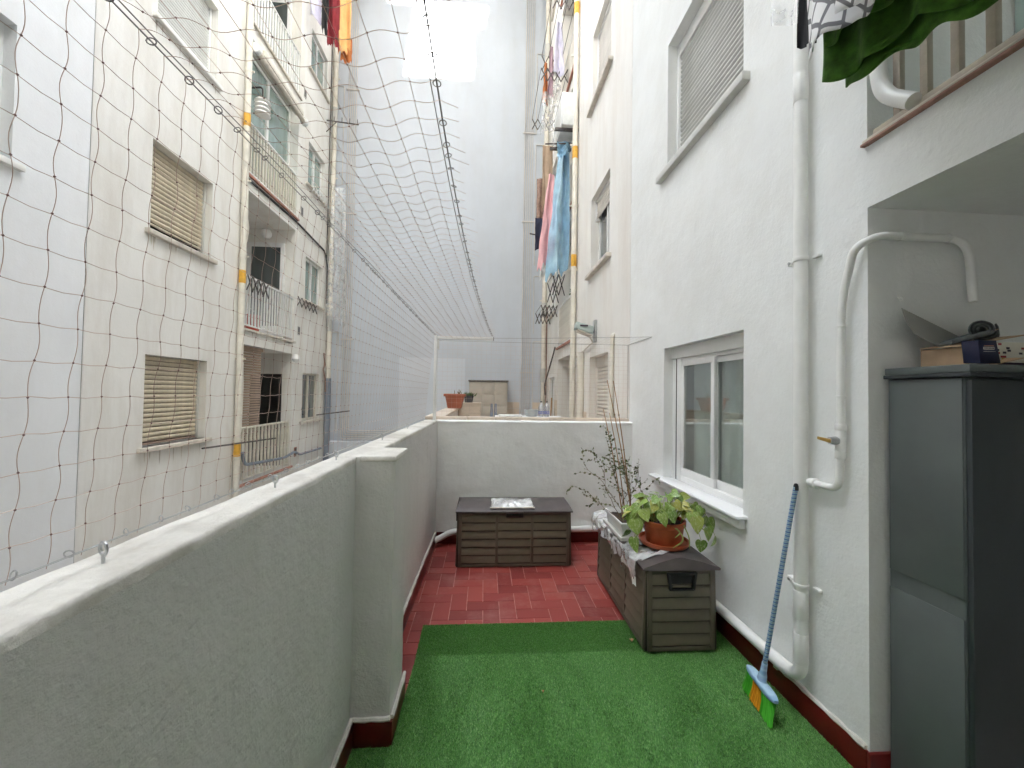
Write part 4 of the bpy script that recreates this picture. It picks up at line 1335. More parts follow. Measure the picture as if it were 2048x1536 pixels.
# rings
y = 0.10
while y < 4.35:
    for fnn, rr, dz in ((topw, 0.0075, 0), (rgt, 0.008, 0), (bot, 0.0065, 0.010)):
        p = fnn(y + rnd.uniform(-0.03, 0.03)) + Vector((0, 0, dz))
        q = MB().ring(p, (rnd.uniform(-.5, .5), 1, rnd.uniform(-.4, .4)) if fnn is not rgt else (rnd.uniform(-.3, .3), rnd.uniform(-.4, .4), 1), rr, 0.0013, 10, 4)
        q.build('ring', 'metal_galv' if fnn is bot else 'wire_dark', net)
    y += rnd.uniform(0.055, 0.11)
# eye bolts in the parapet top
for i, y in enumerate((0.30, 0.755, 1.32, 1.83, 2.6, 3.4, 4.2)):
    p = bot(y) + Vector((0.012, 0, -0.005))
    mb = MB()
    mb.ring(p + Vector((0, 0, 0.006)), (0.5, 1, 0), 0.011, 0.003, 14, 6)
    mb.tube([p - Vector((0, 0, 0.03)), p - Vector((0, 0, 0.004))], 0.003, 6)
    mb.build('eye_bolt', 'metal_galv', net)
# post with arm
ps = thing('net_post', 'white metal post with horizontal arm holding the net at the far corner', 'post', (-0.535, 4.40, 1.05))
MB().box(-0.552, -0.520, 4.405, 4.437, 1.05, 2.275).build('upright', 'rail_white', ps, bevel=0.002)
MB().box(-0.519, 0.092, 4.406, 4.436, 2.228, 2.262).build('arm', 'rail_white', ps, bevel=0.002)
MB().box(0.0925, 0.099, 4.404, 4.438, 2.226, 2.264).build('end_cap', 'gasket', ps)
MB().box(-0.555, -0.517, 4.402, 4.439, 1.04, 1.0495).build('end_cap', 'gasket', ps)
MB().box(-0.5195, -0.50, 4.41, 4.432, 2.12, 2.227).build('gusset', 'aluminium_grey', ps)

# ------------------------------------------------------------------ artificial grass mats
def grass_mat(label, poly_x, y0, y1, z, dens, seed, lean):
    """poly_x(y) -> (x0, x1)"""
    xa, xb = poly_x(y0)
    root = thing('grass_mat', label, 'grass mat', ((xa + xb) / 2, (y0 + y1) / 2, 0))
    mb = MB()
    N = 8
    for i in range(N):
        ya, yb = y0 + (y1 - y0) * i / N, y0 + (y1 - y0) * (i + 1) / N
        a0, a1 = poly_x(ya); b0, b1 = poly_x(yb)
        mb.hexa([(a0, ya, z), (a1, ya, z), (b1, yb, z), (b0, yb, z), (a0, ya, z + 0.004), (a1, ya, z + 0.004), (b1, yb, z + 0.004), (b0, yb, z + 0.004)])
    mb.build('backing', 'grass_backing', root, smooth=0)
    rg = np.random.default_rng(seed)
    w = max(poly_x(y0)[1], poly_x(y1)[1]) - min(poly_x(y0)[0], poly_x(y1)[0])
    lo = min(poly_x(y0)[0], poly_x(y1)[0])
    n = int(dens * w * (y1 - y0))
    x = lo + rg.random(n) * w
    y = y0 + rg.random(n) * (y1 - y0)
    x0 = np.interp(y, [y0, y1], [poly_x(y0)[0], poly_x(y1)[0]])
    x1 = np.interp(y, [y0, y1], [poly_x(y0)[1], poly_x(y1)[1]])
    k = (x > x0) & (x < x1)
    x, y = x[k], y[k]
    n = len(x)
    h = 0.004 + 0.005 * rg.random(n)
    an = rg.random(n) * 6.283
    wd = 0.0010 + 0.0008 * rg.random(n)
    # pile laid in broad strips
    strip = 0.5 + 0.32 * np.sin(x * 11.0 + 0.9 * np.sin(y * 3) + seed) * np.sin(y * 1.7 + x * 3 + 1) + 0.18 * np.sin(x * 29 + 2 * np.sin(y * 5) + 3 * np.sin(x * 7 + y * 4))
    lx = (rg.random(n) - 0.5) * 0.014
    ly = lean * (0.0005 + 0.007 * strip) + (rg.random(n) - 0.5) * 0.012
    V = np.zeros((n, 3, 3))
    V[:, 0] = np.stack([x - wd * np.cos(an), y - wd * np.sin(an), np.full(n, z + 0.004)], 1)
    V[:, 1] = np.stack([x + wd * np.cos(an), y + wd * np.sin(an), np.full(n, z + 0.004)], 1)
    V[:, 2] = np.stack([x + lx, y + ly, z + 0.004 + h], 1)
    V -= np.array(root.location)
    me = bpy.data.meshes.new('pile')
    me.vertices.add(n * 3)
    me.vertices.foreach_set('co', V.reshape(-1))
    me.loops.add(n * 3)
    me.loops.foreach_set('vertex_index', np.arange(n * 3, dtype=np.int32))
    me.polygons.add(n)
    me.polygons.foreach_set('loop_start', np.arange(0, n * 3, 3, dtype=np.int32))
    me.update(calc_edges=True)
    me.materials.append(MATS['grass_blade'])
    o = bpy.data.objects.new('pile', me)
    COL.objects.link(o)
    o.parent = root
    o['kind'] = 'stuff'
grass_mat('artificial grass strip at the far end of the green carpet', lambda y: (-0.394 - 0.012 * (y - 2.55), 1.665), 2.548, 2.885, 0.0015, 170000, 3, -0.25)
grass_mat('large green artificial grass carpet covering the near terrace floor', lambda y: (-0.392 + 0.02 * (y - 2.5), 1.668), 0.2, 2.546, 0.0015, 150000, 5, 1.0)
grass_mat('narrow artificial grass offcut tucked left below the pillar', lambda y: (-0.575, -0.402), 0.2, 1.918, 0.0015, 100000, 9, 0.0)

# ------------------------------------------------------------------ storage boxes
def storage_box(label, loc, rotz):
    root = thing('storage_box', label, 'storage box', (0, 0, 0), 'brown plastic garden storage boxes')
    L, Wd, Hb = 0.545, 0.235, 0.515
    tp = 0.012                                     # body narrows slightly upwards
    body = MB()
    body.hexa([(-L, -Wd, 0.004), (L, -Wd, 0.004), (L, Wd, 0.004), (-L, Wd, 0.004), (-L + tp, -Wd + tp, Hb), (L - tp, -Wd + tp, Hb), (L - tp, Wd - tp, Hb), (-L + tp, Wd - tp, Hb)])
    body = body.build('body', 'box_gap_shade', root, bevel=0.004)
    def wallpt(face, s, z, n):
        k = tp * z / Hb
        if face == 0: return (s, -Wd + k - n, z)
        if face == 1: return (L - k + n, s, z)
        if face == 2: return (-s, Wd - k + n, z)
        return (-L + k - n, -s, z)
    fr = 0.010
    for face, half, cols in ((0, L, 3), (1, Wd, 1), (2, L, 3), (3, Wd, 1)):
        post = 0.024
        inner = 2 * half - 2 * 0.04
        cw = inner / cols
        mb = MB()
        def strip(s0, s1, z0, z1):
            p = [wallpt(face, s0, z0, -0.002), wallpt(face, s1, z0, -0.002), wallpt(face, s1, z0, fr), wallpt(face, s0, z0, fr),
                 wallpt(face, s0, z1, -0.002), wallpt(face, s1, z1, -0.002), wallpt(face, s1, z1, fr), wallpt(face, s0, z1, fr)]
            mb.hexa(p)
        e = 0.014
        strip(-half + e, -half + 0.045, 0.006, Hb - 0.002); strip(half - 0.045, half - e, 0.006, Hb - 0.002)
        strip(-half + 0.045, half - 0.045, 0.006, 0.032); strip(-half + 0.045, half - 0.045, Hb - 0.03, Hb - 0.002)
        for c_ in range(1, cols):
            s_ = -half + 0.04 + cw * c_
            strip(s_ - 0.013, s_ + 0.013, 0.032, Hb - 0.03)
        mb.build('panel_frame', 'box_frame', root, bevel=0.002)
        hs = (Hb - 0.03 - 0.032) / 6
        for c_ in range(cols):
            a = -half + 0.04 + cw * c_ + (0.013 if c_ else 0.005); b_ = -half + 0.04 + cw * (c_ + 1) - (0.013 if c_ < cols - 1 else 0.005)
            for r_ in range(6):
                z0 = 0.032 + hs * r_
                q = MB()
                q.hexa([wallpt(face, a, z0 + 0.010, -0.001), wallpt(face, b_, z0 + 0.010, -0.001), wallpt(face, b_, z0 + 0.010, 0.0125), wallpt(face, a, z0 + 0.010, 0.0125),
                        wallpt(face, a, z0 + hs - 0.001, -0.001), wallpt(face, b_, z0 + hs - 0.001, -0.001), wallpt(face, b_, z0 + hs - 0.001, 0.0015), wallpt(face, a, z0 + hs - 0.001, 0.0015)])
                q.build('slat', 'box_slat', root, bevel=0.0015)
    # lid: shallow gable with dropped rim and bowed ends
    mb = MB()
    NL = 16
    sec = [(-0.254, 0.514), (-0.254, 0.526), (-0.246, 0.532), (-0.13, 0.563), (-0.03, 0.581), (0, 0.583), (0.03, 0.581), (0.13, 0.563), (0.246, 0.532), (0.254, 0.526), (0.254, 0.514)]
    def lf(u, v):
        k = u * (len(sec) - 1); i = min(int(k), len(sec) - 2); q = k - i
        y = sec[i][0] * (1 - q) + sec[i + 1][0] * q; z = sec[i][1] * (1 - q) + sec[i + 1][1] * q
        half = 0.557 - 0.030 * max(0, (z - 0.526) / 0.057) ** 1.5
        return ((2 * v - 1) * half, y, z)
    mb.grid(lf, 20, NL)
    m_ = 21
    mb.f.append(tuple(range(m_))); mb.f.append(tuple(NL * m_ + i for i in range(m_)))
    lid = mb.build('lid', 'box_lid', root, smooth=30)
    # latch on the long front
    MB().box(-0.08, 0.08, -0.275, -0.2545, 0.508, 0.533).build('latch', 'box_lid', root, bevel=0.006)
    MB().box(-0.083, 0.083, -0.258, -0.2475, 0.470, 0.5075).build('latch_plate', 'plastic_black', root, bevel=0.004)
    # end handles
    for sx in (-1, 1):
        h = MB()
        x0, x1 = sx * 0.5465, sx * 0.562
        P = [(-0.100, 0.500), (0.100, 0.500), (0.083, 0.386), (-0.083, 0.386)]
        Q = [(-0.078, 0.482), (0.078, 0.482), (0.066, 0.402), (-0.066, 0.402)]
        for i in range(4):
            j = (i + 1) % 4
            h.hexa([(x0, P[i][0], P[i][1]), (x0, P[j][0], P[j][1]), (x0, Q[j][0], Q[j][1]), (x0, Q[i][0], Q[i][1]),
                    (x1, P[i][0], P[i][1]), (x1, P[j][0], P[j][1]), (x1, Q[j][0], Q[j][1]), (x1, Q[i][0], Q[i][1])])
        hd = h.build('handle', 'plastic_black', root, bevel=0.003)
        MB().box(min(x0, x0 - sx * 0.004), max(x0, x0 - sx * 0.004), -0.074, 0.074, 0.404, 0.480).build('recess', 'plastic_black', hd, smooth=0)
        MB().box(min(x0, x1 - sx * 0.004), max(x0, x1 - sx * 0.004), -0.06, 0.06, 0.407, 0.417).build('grip', 'box_frame', hd, bevel=0.003)
    root.location = loc
    root.rotation_euler = (0, 0, rotz)
    return root
storage_box('brown plastic storage box standing against the low far wall', (0.312, 4.053, 0.002), 0.0)
storage_box('brown plastic storage box under the window with plants on its lid', (1.288, 3.055, 0.018), R(-90.4))

# clear plastic packet on the far box
def crumple(fn, nu, nv, amp, sc, seed):
    def g_(u, v):
        p = Vector(fn(u, v))
        return p + Vector((nz(p.x * sc + seed, p.y * sc, p.z * sc), nz(p.x * sc, p.y * sc + seed, p.z * sc), nz(p.x * sc, p.y * sc, p.z * sc + seed))) * amp
    return MB().grid(g_, nu, nv)
pk = thing('plastic_packet', 'clear crumpled plastic packet with pale edge on the far storage box', 'packet', (0.28, 3.95, 0.57))
def pkf(u, v):
    x = 0.09 + 0.40 * u; y = 3.83 + 0.20 * v
    zl = 0.002 + 0.533 + (0.583 - 0.532) * (y - 3.80) / 0.25
    return (x, y, zl + 0.012 + 0.018 * math.sin(math.pi * u) * math.sin(math.pi * v))
crumple(pkf, 40, 20, 0.012, 22, 3).build('film', 'plastic_clear', pk, smooth=25, normals=False)
MB().tube([(0.075 + 0.43 * i / 12, 3.826 + 0.004 * nz(i, 1, 1), 0.556 + 0.004 * nz(i * .6, 2, 2)) for i in range(13)], 0.007, 6).build('edge_strip', 'sill_old', pk)

# clear plastic sheet over the near box lid, hanging down its terrace side
shp = thing('plastic_sheet', 'crumpled clear plastic sheet draped over the left side of the planted box', 'plastic sheet', (1.08, 3.05, 0.56))
def shf(u, v):
    y = 2.60 + 1.05 * v
    edge = 0.09 + 0.06 * nz(v * 6, 2, 7) + 0.03 * nz(v * 17, 1, 2)
    if v < 0.12:
        edge += 0.03
    L = 0.25 + edge
    s = u * L
    if s < 0.24:
        x = 1.262 - s
        z = 0.018 + 0.583 - (1.288 - x) * 0.21 + 0.006 + 0.004
    else:
        x = 1.022 - 0.004
        z = 0.018 + 0.528 - (s - 0.24)
    return (x - 0.006 * (s > 0.23), y, z + 0.004)
crumple(shf, 60, 130, 0.020, 15, 5).build('film', 'plastic_clear', shp, smooth=22, normals=False)
# scrap of torn paper caught on the box side
o = MB().grid(lambda u, v: (1.022 - 0.012 * math.sin(3 * u), 2.60 + 0.06 * u + 0.01 * v, 0.385 + 0.06 * v * (1 - 0.5 * u) + 0.01 * math.sin(5 * u)), 5, 4).build('paper_scrap', 'planter_white', org=(1.02, 2.63, 0.38), normals=False)
tag(o, 'small torn white scrap stuck to the side of the planted box', 'scrap')

# ------------------------------------------------------------------ planter, canes, straggly plant
pl = thing('planter', 'white rectangular planter on the storage box below the window', 'planter', (1.09, 3.22, 0.58))
def trough(x0, x1, y0, y1, z0, z1, wall, flare):
    mb = MB()
    f = flare
    o_b = [(x0 + f, y0 + f, z0), (x1 - f, y0 + f, z0), (x1 - f, y1 - f, z0), (x0 + f, y1 - f, z0)]
    o_t = [(x0, y0, z1), (x1, y0, z1), (x1, y1, z1), (x0, y1, z1)]
    i_t = [(x0 + wall, y0 + wall, z1), (x1 - wall, y0 + wall, z1), (x1 - wall, y1 - wall, z1), (x0 + wall, y1 - wall, z1)]
    i_b = [(x0 + f + wall, y0 + f + wall, z0 + 0.01), (x1 - f - wall, y0 + f + wall, z0 + 0.01), (x1 - f - wall, y1 - f - wall, z0 + 0.01), (x0 + f + wall, y1 - f - wall, z0 + 0.01)]
    mb.add(o_b + o_t + i_t + i_b, [(3, 2, 1, 0)] + [(i, (i + 1) % 4, 4 + (i + 1) % 4, 4 + i) for i in range(4)] + [(4 + i, 4 + (i + 1) % 4, 8 + (i + 1) % 4, 8 + i) for i in range(4)]
           + [(8 + i, 8 + (i + 1) % 4, 12 + (i + 1) % 4, 12 + i) for i in range(4)] + [(12, 13, 14, 15)])
    return mb
trough(1.03, 1.20, 2.91, 3.30, 0.597, 0.695, 0.008, 0.016).build('trough', 'planter_white', pl, bevel=0.003)
mb = MB()
mb.box(1.022, 1.208, 2.902, 2.916, 0.684, 0.702); mb.box(1.022, 1.208, 3.294, 3.308, 0.684, 0.702); mb.box(1.022, 1.036, 2.9165, 3.2935, 0.684, 0.702); mb.box(1.194, 1.208, 2.9165, 3.2935, 0.684, 0.702)
mb.build('rim', 'planter_white', pl, bevel=0.003)
trough(1.015, 1.215, 2.88, 3.33, 0.578, 0.606, 0.006, 0.004).build('tray', 'planter_white', pl, bevel=0.002)
MB().grid(lambda u, v: (1.045 + 0.14 * u, 2.93 + 0.35 * v, 0.672 + 0.012 * nz(u * 5, v * 12, 1)), 10, 30).build('soil', 'soil', pl, normals=False)
for lab, a, b_, r_ in (('longest bamboo cane leaning left in the white planter', (1.17, 3.05, 0.66), (0.985, 3.15, 1.765), 0.0055),
                       ('straight bamboo cane with the rightmost tip in the white planter', (1.185, 3.12, 0.66), (1.035, 3.15, 1.762), 0.0055),
                       ('short bamboo cane leaning farthest left in the white planter', (1.11, 3.10, 0.66), (0.965, 3.18, 1.53), 0.005),
                       ('bamboo cane crossing behind the others in the white planter', (1.17, 3.22, 0.66), (1.02, 3.19, 1.50), 0.005)):
    a, b_ = Vector(a), Vector(b_)
    pts = [a.lerp(b_, i / 8) + Vector((0.012 * math.sin(3.14 * i / 8), 0, 0)) for i in range(9)]
    c_ = thing('bamboo_cane', lab, 'cane', a)
    MB().tube(pts, [r_ * (1 - 0.05 * i) for i in range(9)], 7).build('stick', 'cane', c_)
    nd = MB()
    for i in (2, 4, 6):
        nd.tube([pts[i] - (b_ - a).normalized() * 0.004, pts[i] + (b_ - a).normalized() * 0.004], r_ * 1.25, 7)
    nd.build('nodes', 'twig', c_)
jp = thing('climbing_plant', 'straggly climber with tiny sparse leaves in the white planter', 'plant', (1.12, 3.15, 0.672))
stm = MB(); lvs = MB()
rj = random.Random(11)
def leaf_tiny(p, d, s):
    d = Vector(d).normalized()
    sd = d.cross(Vector((rj.uniform(-1, 1), rj.uniform(-1, 1), rj.uniform(-1, 1)))).normalized() * s * 0.36
    p = Vector(p)
    lvs.add([p, p + d * s * 0.45 + sd, p + d * s, p + d * s * 0.45 - sd], [(0, 1, 2, 3)])
def branch(p, d, L, r_, depth):
    pts = [Vector(p)]
    d = Vector(d).normalized()
    k = max(5, int(L / 0.035))
    for i in range(k):
        d = (d + Vector((rj.uniform(-.28, .28), rj.uniform(-.28, .28), rj.uniform(-.25, .18) - 0.05 * depth))).normalized()
        pts.append(pts[-1] + d * L / k)
        if i > 1 or depth:
            for _ in range(2 if depth else 1):
                if rj.random() < 0.9:
                    leaf_tiny(pts[-1], d + Vector((rj.uniform(-1, 1), rj.uniform(-1, 1), rj.uniform(-1, .3))), rj.uniform(0.014, 0.030))
        if depth < 2 and i > 1 and rj.random() < (0.42 if depth == 0 else 0.2):
            branch(pts[-1], d + Vector((rj.uniform(-1.2, .35), rj.uniform(-.7, .7), rj.uniform(-.4, .5))), L * rj.uniform(0.3, 0.55), r_ * 0.6, depth + 1)
    stm.tube(pts, [r_ * (1 - 0.6 * i / len(pts)) for i in range(len(pts))], 5)
for (bx, by), dd, L in (((1.12, 3.05), (-0.10, 0, 1), 0.52), ((1.15, 3.12), (0.05, 0.05, 1), 0.50), ((1.14, 3.2), (-0.12, -0.1, 1), 0.52), ((1.10, 3.15), (-0.55, 0, 0.85), 0.46),
                        ((1.16, 3.08), (0.02, -0.1, 1), 0.42), ((1.09, 3.02), (-0.8, 0, 0.35), 0.32), ((1.16, 3.2), (0.0, 0.1, 1), 0.48), ((1.13, 3.1), (-0.15, 0.1, 1), 0.52)):
    branch((bx, by, 0.672), dd, L, 0.0028, 0)
stm.build('stems', 'twig', jp, normals=False)
lvs.build('foliage', 'leaf_small', jp, smooth=0, normals=False)

# ------------------------------------------------------------------ pothos in terracotta pot
PC = Vector((1.288, 2.775, 0.602))
pt = thing('flower_pot', 'terracotta round pot on a saucer on the near storage box', 'pot', PC)
MB().lathe([(0, 0.0), (0.150, 0.0), (0.165, 0.012), (0.170, 0.034), (0.162, 0.036), (0.155, 0.018), (0, 0.014)], PC, 40).build('saucer', 'terracotta_pot', pt)
MB().lathe([(0, 0.016), (0.118, 0.016), (0.122, 0.022), (0.133, 0.135), (0.142, 0.137), (0.146, 0.142), (0.147, 0.172), (0.142, 0.176), (0.134, 0.174), (0.130, 0.150), (0, 0.148)], PC, 44).build('bowl', 'terracotta_pot', pt)
MB().lathe([(0.0, 0.155), (0.07, 0.158), (0.129, 0.152)], PC, 20).build('soil', 'soil', pt)
po = thing('pothos_plant', 'pale green marbled pothos with trailing leaves in the terracotta pot', 'plant', PC + Vector((0, 0, 0.15)))
def heart(sc_fold, droop):
    out = [(0.0, 0.06), (0.16, -0.06), (0.34, -0.02), (0.46, 0.16), (0.44, 0.38), (0.32, 0.62), (0.15, 0.85), (0.0, 1.0)]
    vs, fs = [], []
    mid = [0.06, 0.1, 0.16, 0.26, 0.42, 0.62, 0.84, 1.0]
    for (x, y), my in zip(out, mid):
        vs.append((0, my, -droop * my * my + 0.0))
    for sgn in (1, -1):
        for x, y in out:
            vs.append((sgn * x, y, abs(x) * sc_fold - droop * y * abs(y) - 0.25 * x * x))
    n_ = len(out)
    for sgn in (0, 1):
        o_ = n_ * (1 + sgn)
        for i in range(n_ - 1):
            f_ = (i, i + 1, o_ + i + 1, o_ + i)
            fs.append(f_ if sgn else f_[::-1])
    me = bpy.data.meshes.new('leaf')
    me.from_pydata(vs, [], fs)
    me.polygons.foreach_set('use_smooth', [True] * len(me.polygons))
    me.materials.append(MATS['leaf_pothos'])
    return me
hearts = [heart(0.30, 0.25), heart(0.15, 0.45), heart(0.45, 0.15), heart(0.2, 0.7)]
rp = random.Random(5)
vine = MB()
def put_leaf(p, out_dir, tilt, size, roll=0):
    d = Vector(out_dir).normalized()
    z = Vector((0, 0, 1)) + Vector((rp.uniform(-.5, .5), rp.uniform(-.9, -.1), 0)) + d * tilt
    y = (d - z * d.dot(z) / z.length_squared).normalized()
    z = z.normalized()
    x = y.cross(z)
    m_ = Matrix((x, y, z)).transposed().to_4x4()
    m_ = m_ @ Matrix.Rotation(roll, 4, 'Y')
    o = bpy.data.objects.new('leaf', rp.choice(hearts))
    COL.objects.link(o)
    o.parent = po
    m_.translation = Vector(p) - po.location
    o.matrix_basis = m_ @ Matrix.Diagonal((size, size, size, 1))
def spray(p0, p1, arch, n_=8):
    p0, p1 = Vector(p0), Vector(p1)
    pts = [p0.lerp(p1, i / n_) + Vector((0, 0, arch * math.sin(math.pi * i / n_))) for i in range(n_ + 1)]
    vine.tube(pts, [0.004 - 0.0022 * i / n_ for i in range(n_ + 1)], 5)
    return pts
base = PC + Vector((0, 0, 0.15))
for i in range(54):
    a = rp.uniform(0, 6.283)
    rr = 0.05 + 0.17 * rp.random() ** 0.7
    h = 0.045 + 0.14 * rp.random() * (1.25 - rr * 3)
    if math.sin(a) < -0.2:
        h += 0.035; rr *= 0.72
    tip = base + Vector((math.cos(a) * rr * 1.15, math.sin(a) * rr * 0.9, h))
    pts = spray(base + Vector((math.cos(a) * 0.06, math.sin(a) * 0.06, 0)), tip, 0.03)
    put_leaf(tip, (math.cos(a) + rp.uniform(-.5, .5), math.sin(a) * 0.8 - 0.1, 0.10 if math.sin(a) < 0 else -0.1), rp.uniform(-0.3, 0.4), rp.uniform(0.05, 0.088), rp.uniform(-.7, .7))
# trailing runners
for p1, arch, k in (((1.56, 2.70, 0.74), 0.10, 3), ((1.655, 2.76, 0.66), 0.16, 5), ((1.475, 2.62, 0.68), 0.10, 1), ((1.04, 2.80, 0.69), 0.11, 4), ((1.06, 2.72, 0.79), 0.08, 3), ((1.50, 2.74, 0.87), 0.07, 4), ((1.20, 2.62, 0.86), 0.05, 2), ((1.06, 2.74, 0.66), 0.10, 2), ((1.42, 2.60, 0.84), 0.06, 2), ((1.03, 2.78, 0.80), 0.09, 3)):
    pts = spray(base + Vector((0.1 * (1 if p1[0] > 1.29 else -1), -0.05, 0.01)), p1, arch, 10)
    for j in range(k):
        q = pts[10 - 2 * j]
        dd = (pts[10 - 2 * j] - pts[max(0, 8 - 2 * j)])
        put_leaf(q, dd + Vector((rp.uniform(-.06, .06), rp.uniform(-.12, .02), -0.04)), rp.uniform(0.6, 1.5), rp.uniform(0.06, 0.115), rp.uniform(-.6, .6))
for p0, p1, p2 in (((1.30, 2.64, 0.77), (1.36, 2.60, 0.69), (1.27, 2.60, 0.635)), ((1.37, 2.65, 0.77), (1.39, 2.61, 0.70), (1.385, 2.60, 0.63)), ((1.42, 2.68, 0.79), (1.50, 2.64, 0.75), (1.54, 2.62, 0.70)), ((1.27, 2.64, 0.77), (1.34, 2.62, 0.735), (1.29, 2.61, 0.70))):
    vine.tube(fillet([p0, p1, p2], 0.06), [0.0042] * 8 + [0.002], 5)
vine.build('vines', 'vine_stem', po, normals=False)

# ------------------------------------------------------------------ broom
bo = thing('broom', 'broom with striped blue handle and green and orange bristles leaning on the downpipe', 'broom', (1.49, 2.04, 0.02))
ha, hb = Vector((1.497, 2.165, 0.150)), Vector((1.468, 1.915, 0.140))
hv = (hb - ha)
up = Vector((0.12, -0.02, 1)).normalized()
sd = hv.cross(up).normalized()
mb = MB()
def hp(u, w, h): return ha + hv * u + sd * w + up * h
def headf(u, v):
    a = 2 * math.pi * u
    e = 1 - 0.55 * abs(2 * v - 1) ** 6
    return hp(v, 0.026 * e * math.copysign(abs(math.cos(a)) ** 0.5, math.cos(a)), 0.016 * e * math.copysign(abs(math.sin(a)) ** 0.5, math.sin(a)))
mb.grid(headf, 20, 18)
mb.f.append(tuple(range(20, -1, -1))); mb.f.append(tuple(18 * 21 + i for i in range(21)))
mb.build('head', 'broom_head', bo, smooth=50)
rbn = random.Random(2)
for lab, u0, u1, mt in (('green far bristles', 0.0, 0.29, 'broom_green'), ('orange middle bristles', 0.29, 0.62, 'broom_orange'), ('green near bristles', 0.62, 1.0, 'broom_green')):
    q = MB()
    for i in range(int(620 * (u1 - u0))):
        u = rbn.uniform(u0 + 0.02, u1 - 0.02); w = rbn.uniform(-0.02, 0.02)
        a = hp(0.06 + u * 0.88, w, -0.008)
        ln_ = rbn.uniform(0.105, 0.122)
        b_ = a - up * ln_ + Vector((w * 0.9, 0, 0)) + hv * (u - 0.5) * 0.20 + Vector((rbn.uniform(-.006, .006) - 0.012, rbn.uniform(-.006, .006), 0))
        b_.z = max(b_.z, 0.012)
        q.tube([a, a.lerp(b_, 0.5) + Vector((w * 0.15, 0, 0)), b_], 0.0015, 3, False)
    q.build('bristles', mt, bo, smooth=60, normals=False, label=lab)
s0 = hp(0.5, 0, 0.012); s1 = Vector((1.588, 1.935, 1.20))
dv = (s1 - s0).normalized()
MB().tube([s0, s0 + dv * 0.03, s0 + dv * 0.05, s0 + dv * 0.10], [0.022, 0.021, 0.016, 0.014], 12).build('socket', 'broom_head', bo)
MB().tube([s0 + dv * 0.06, s1], 0.0115, 12).build('handle', 'broom_stripes', bo)
MB().lathe([(0, 0.015), (0.008, 0.012), (0.0118, 0.0), (0.0118, -0.02), (0, -0.02)], s1, 12).build('end_cap', 'plastic_black', bo)

# ------------------------------------------------------------------ own drain pipes
dp = thing('downpipe', 'thick white downpipe on the right wall turning along the floor', 'pipe', (1.64, 1.965, 0.2))
px, py = 1.636, 1.962
MB().tube(fillet([(px, py, 10.9), (px, py, 0.215), (px, 2.2, 0.205), (px, 4.392, 0.165), (1.4, 4.392, 0.163), (-0.33, 4.392, 0.14), (-0.44, 4.36, 0.085), (-0.50, 4.33, 0.07)], 0.085, 8), 0.032, 18).build('pipe_run', 'pipe_white', dp)
for a, b_ in (((px, py, 0.30), (px, py, 0.45)), ((px, py, 0.52), (px, py, 0.665)), ((px, py, 3.2), (px, py, 3.35)), ((px, 2.06, 0.205), (px, 2.16, 0.205)), ((1.1, 4.392, 0.16), (1.2, 4.392, 0.161)), ((-0.15, 4.392, 0.144), (-0.05, 4.392, 0.146))):
    MB().tube([a, b_], 0.0345, 18).build('collar', 'pipe_white', dp, bevel=0.002)
for z in (2.37, 0.69, 4.2):
    mb = MB()
    mb.tube([(px, py, z - 0.012), (px, py, z + 0.012)], 0.036, 18)
    mb.box(px - 0.006, px + 0.048, py + 0.033, py + 0.088, z - 0.013, z + 0.013)
    mb.box(px + 0.03, px + 0.052, py - 0.075, py - 0.036, z - 0.008, z + 0.008)
    cl_ = mb.build('clamp', 'pipe_white', dp, bevel=0.002)
    MB().tube([(px - 0.012, py + 0.07, z), (px + 0.01, py + 0.07, z)], 0.008, 8).build('bolt', 'metal_galv', cl_)
mb = MB(); mb.box(1.64, 1.676, 2.135, 2.165, 0.14, 0.20); mb.build('floor_bracket', 'metal_galv', dp, bevel=0.003)

sp = thing('supply_pipe', 'slim white pipe with a brass valve running up round the porch corner', 'pipe', (1.65, 1.78, 1.2))
gx = 1.655
pth = fillet([(px, py, 1.225), (gx, 1.93, 1.222), (gx, 1.765, 1.225), (gx, 1.752, 1.32), (gx, 1.745, 2.10), (gx - 0.005, 1.675, 2.33), (1.70, 1.612, 2.362), (1.80, 1.612, 2.362), (2.13, 1.612, 2.362), (2.15, 1.612, 2.085)], 0.10, 8)
MB().tube(pth, 0.0165, 14).build('pipe_run', 'pipe_white', sp)
for a, b_, r_ in (((gx, 1.922, 1.222), (gx, 1.90, 1.222), 0.027), ((gx, 1.90, 1.222), (gx, 1.885, 1.222), 0.030), ((gx, 1.752, 1.37), (gx, 1.751, 1.405), 0.025), ((gx, 1.751, 1.405), (gx, 1.750, 1.50), 0.0235),
                  ((gx, 1.750, 1.50), (gx, 1.750, 1.53), 0.027), ((gx, 1.748, 1.655), (gx, 1.748, 1.662), 0.0225), ((gx, 1.745, 1.98), (gx, 1.745, 1.99), 0.0225), ((1.80, 1.612, 2.362), (1.81, 1.612, 2.362), 0.023), ((2.03, 1.612, 2.362), (2.04, 1.612, 2.362), 0.023)):
    MB().tube([a, b_], r_ * 0.87, 14).build('fitting', 'pipe_white', sp, bevel=0.002)
vb = MB().tube([(gx - 0.012, 1.755, 1.452), (gx - 0.046, 1.762, 1.452)], [0.021, 0.017], 14).build('valve', 'metal_galv', sp)
MB().hexa([(gx - 0.046, 1.745, 1.441), (gx - 0.052, 1.758, 1.441), (gx - 0.060, 1.815, 1.452), (gx - 0.052, 1.815, 1.452), (gx - 0.046, 1.745, 1.459), (gx - 0.052, 1.758, 1.459), (gx - 0.060, 1.815, 1.466), (gx - 0.052, 1.815, 1.466)]).build('lever', 'brass', vb, bevel=0.003)

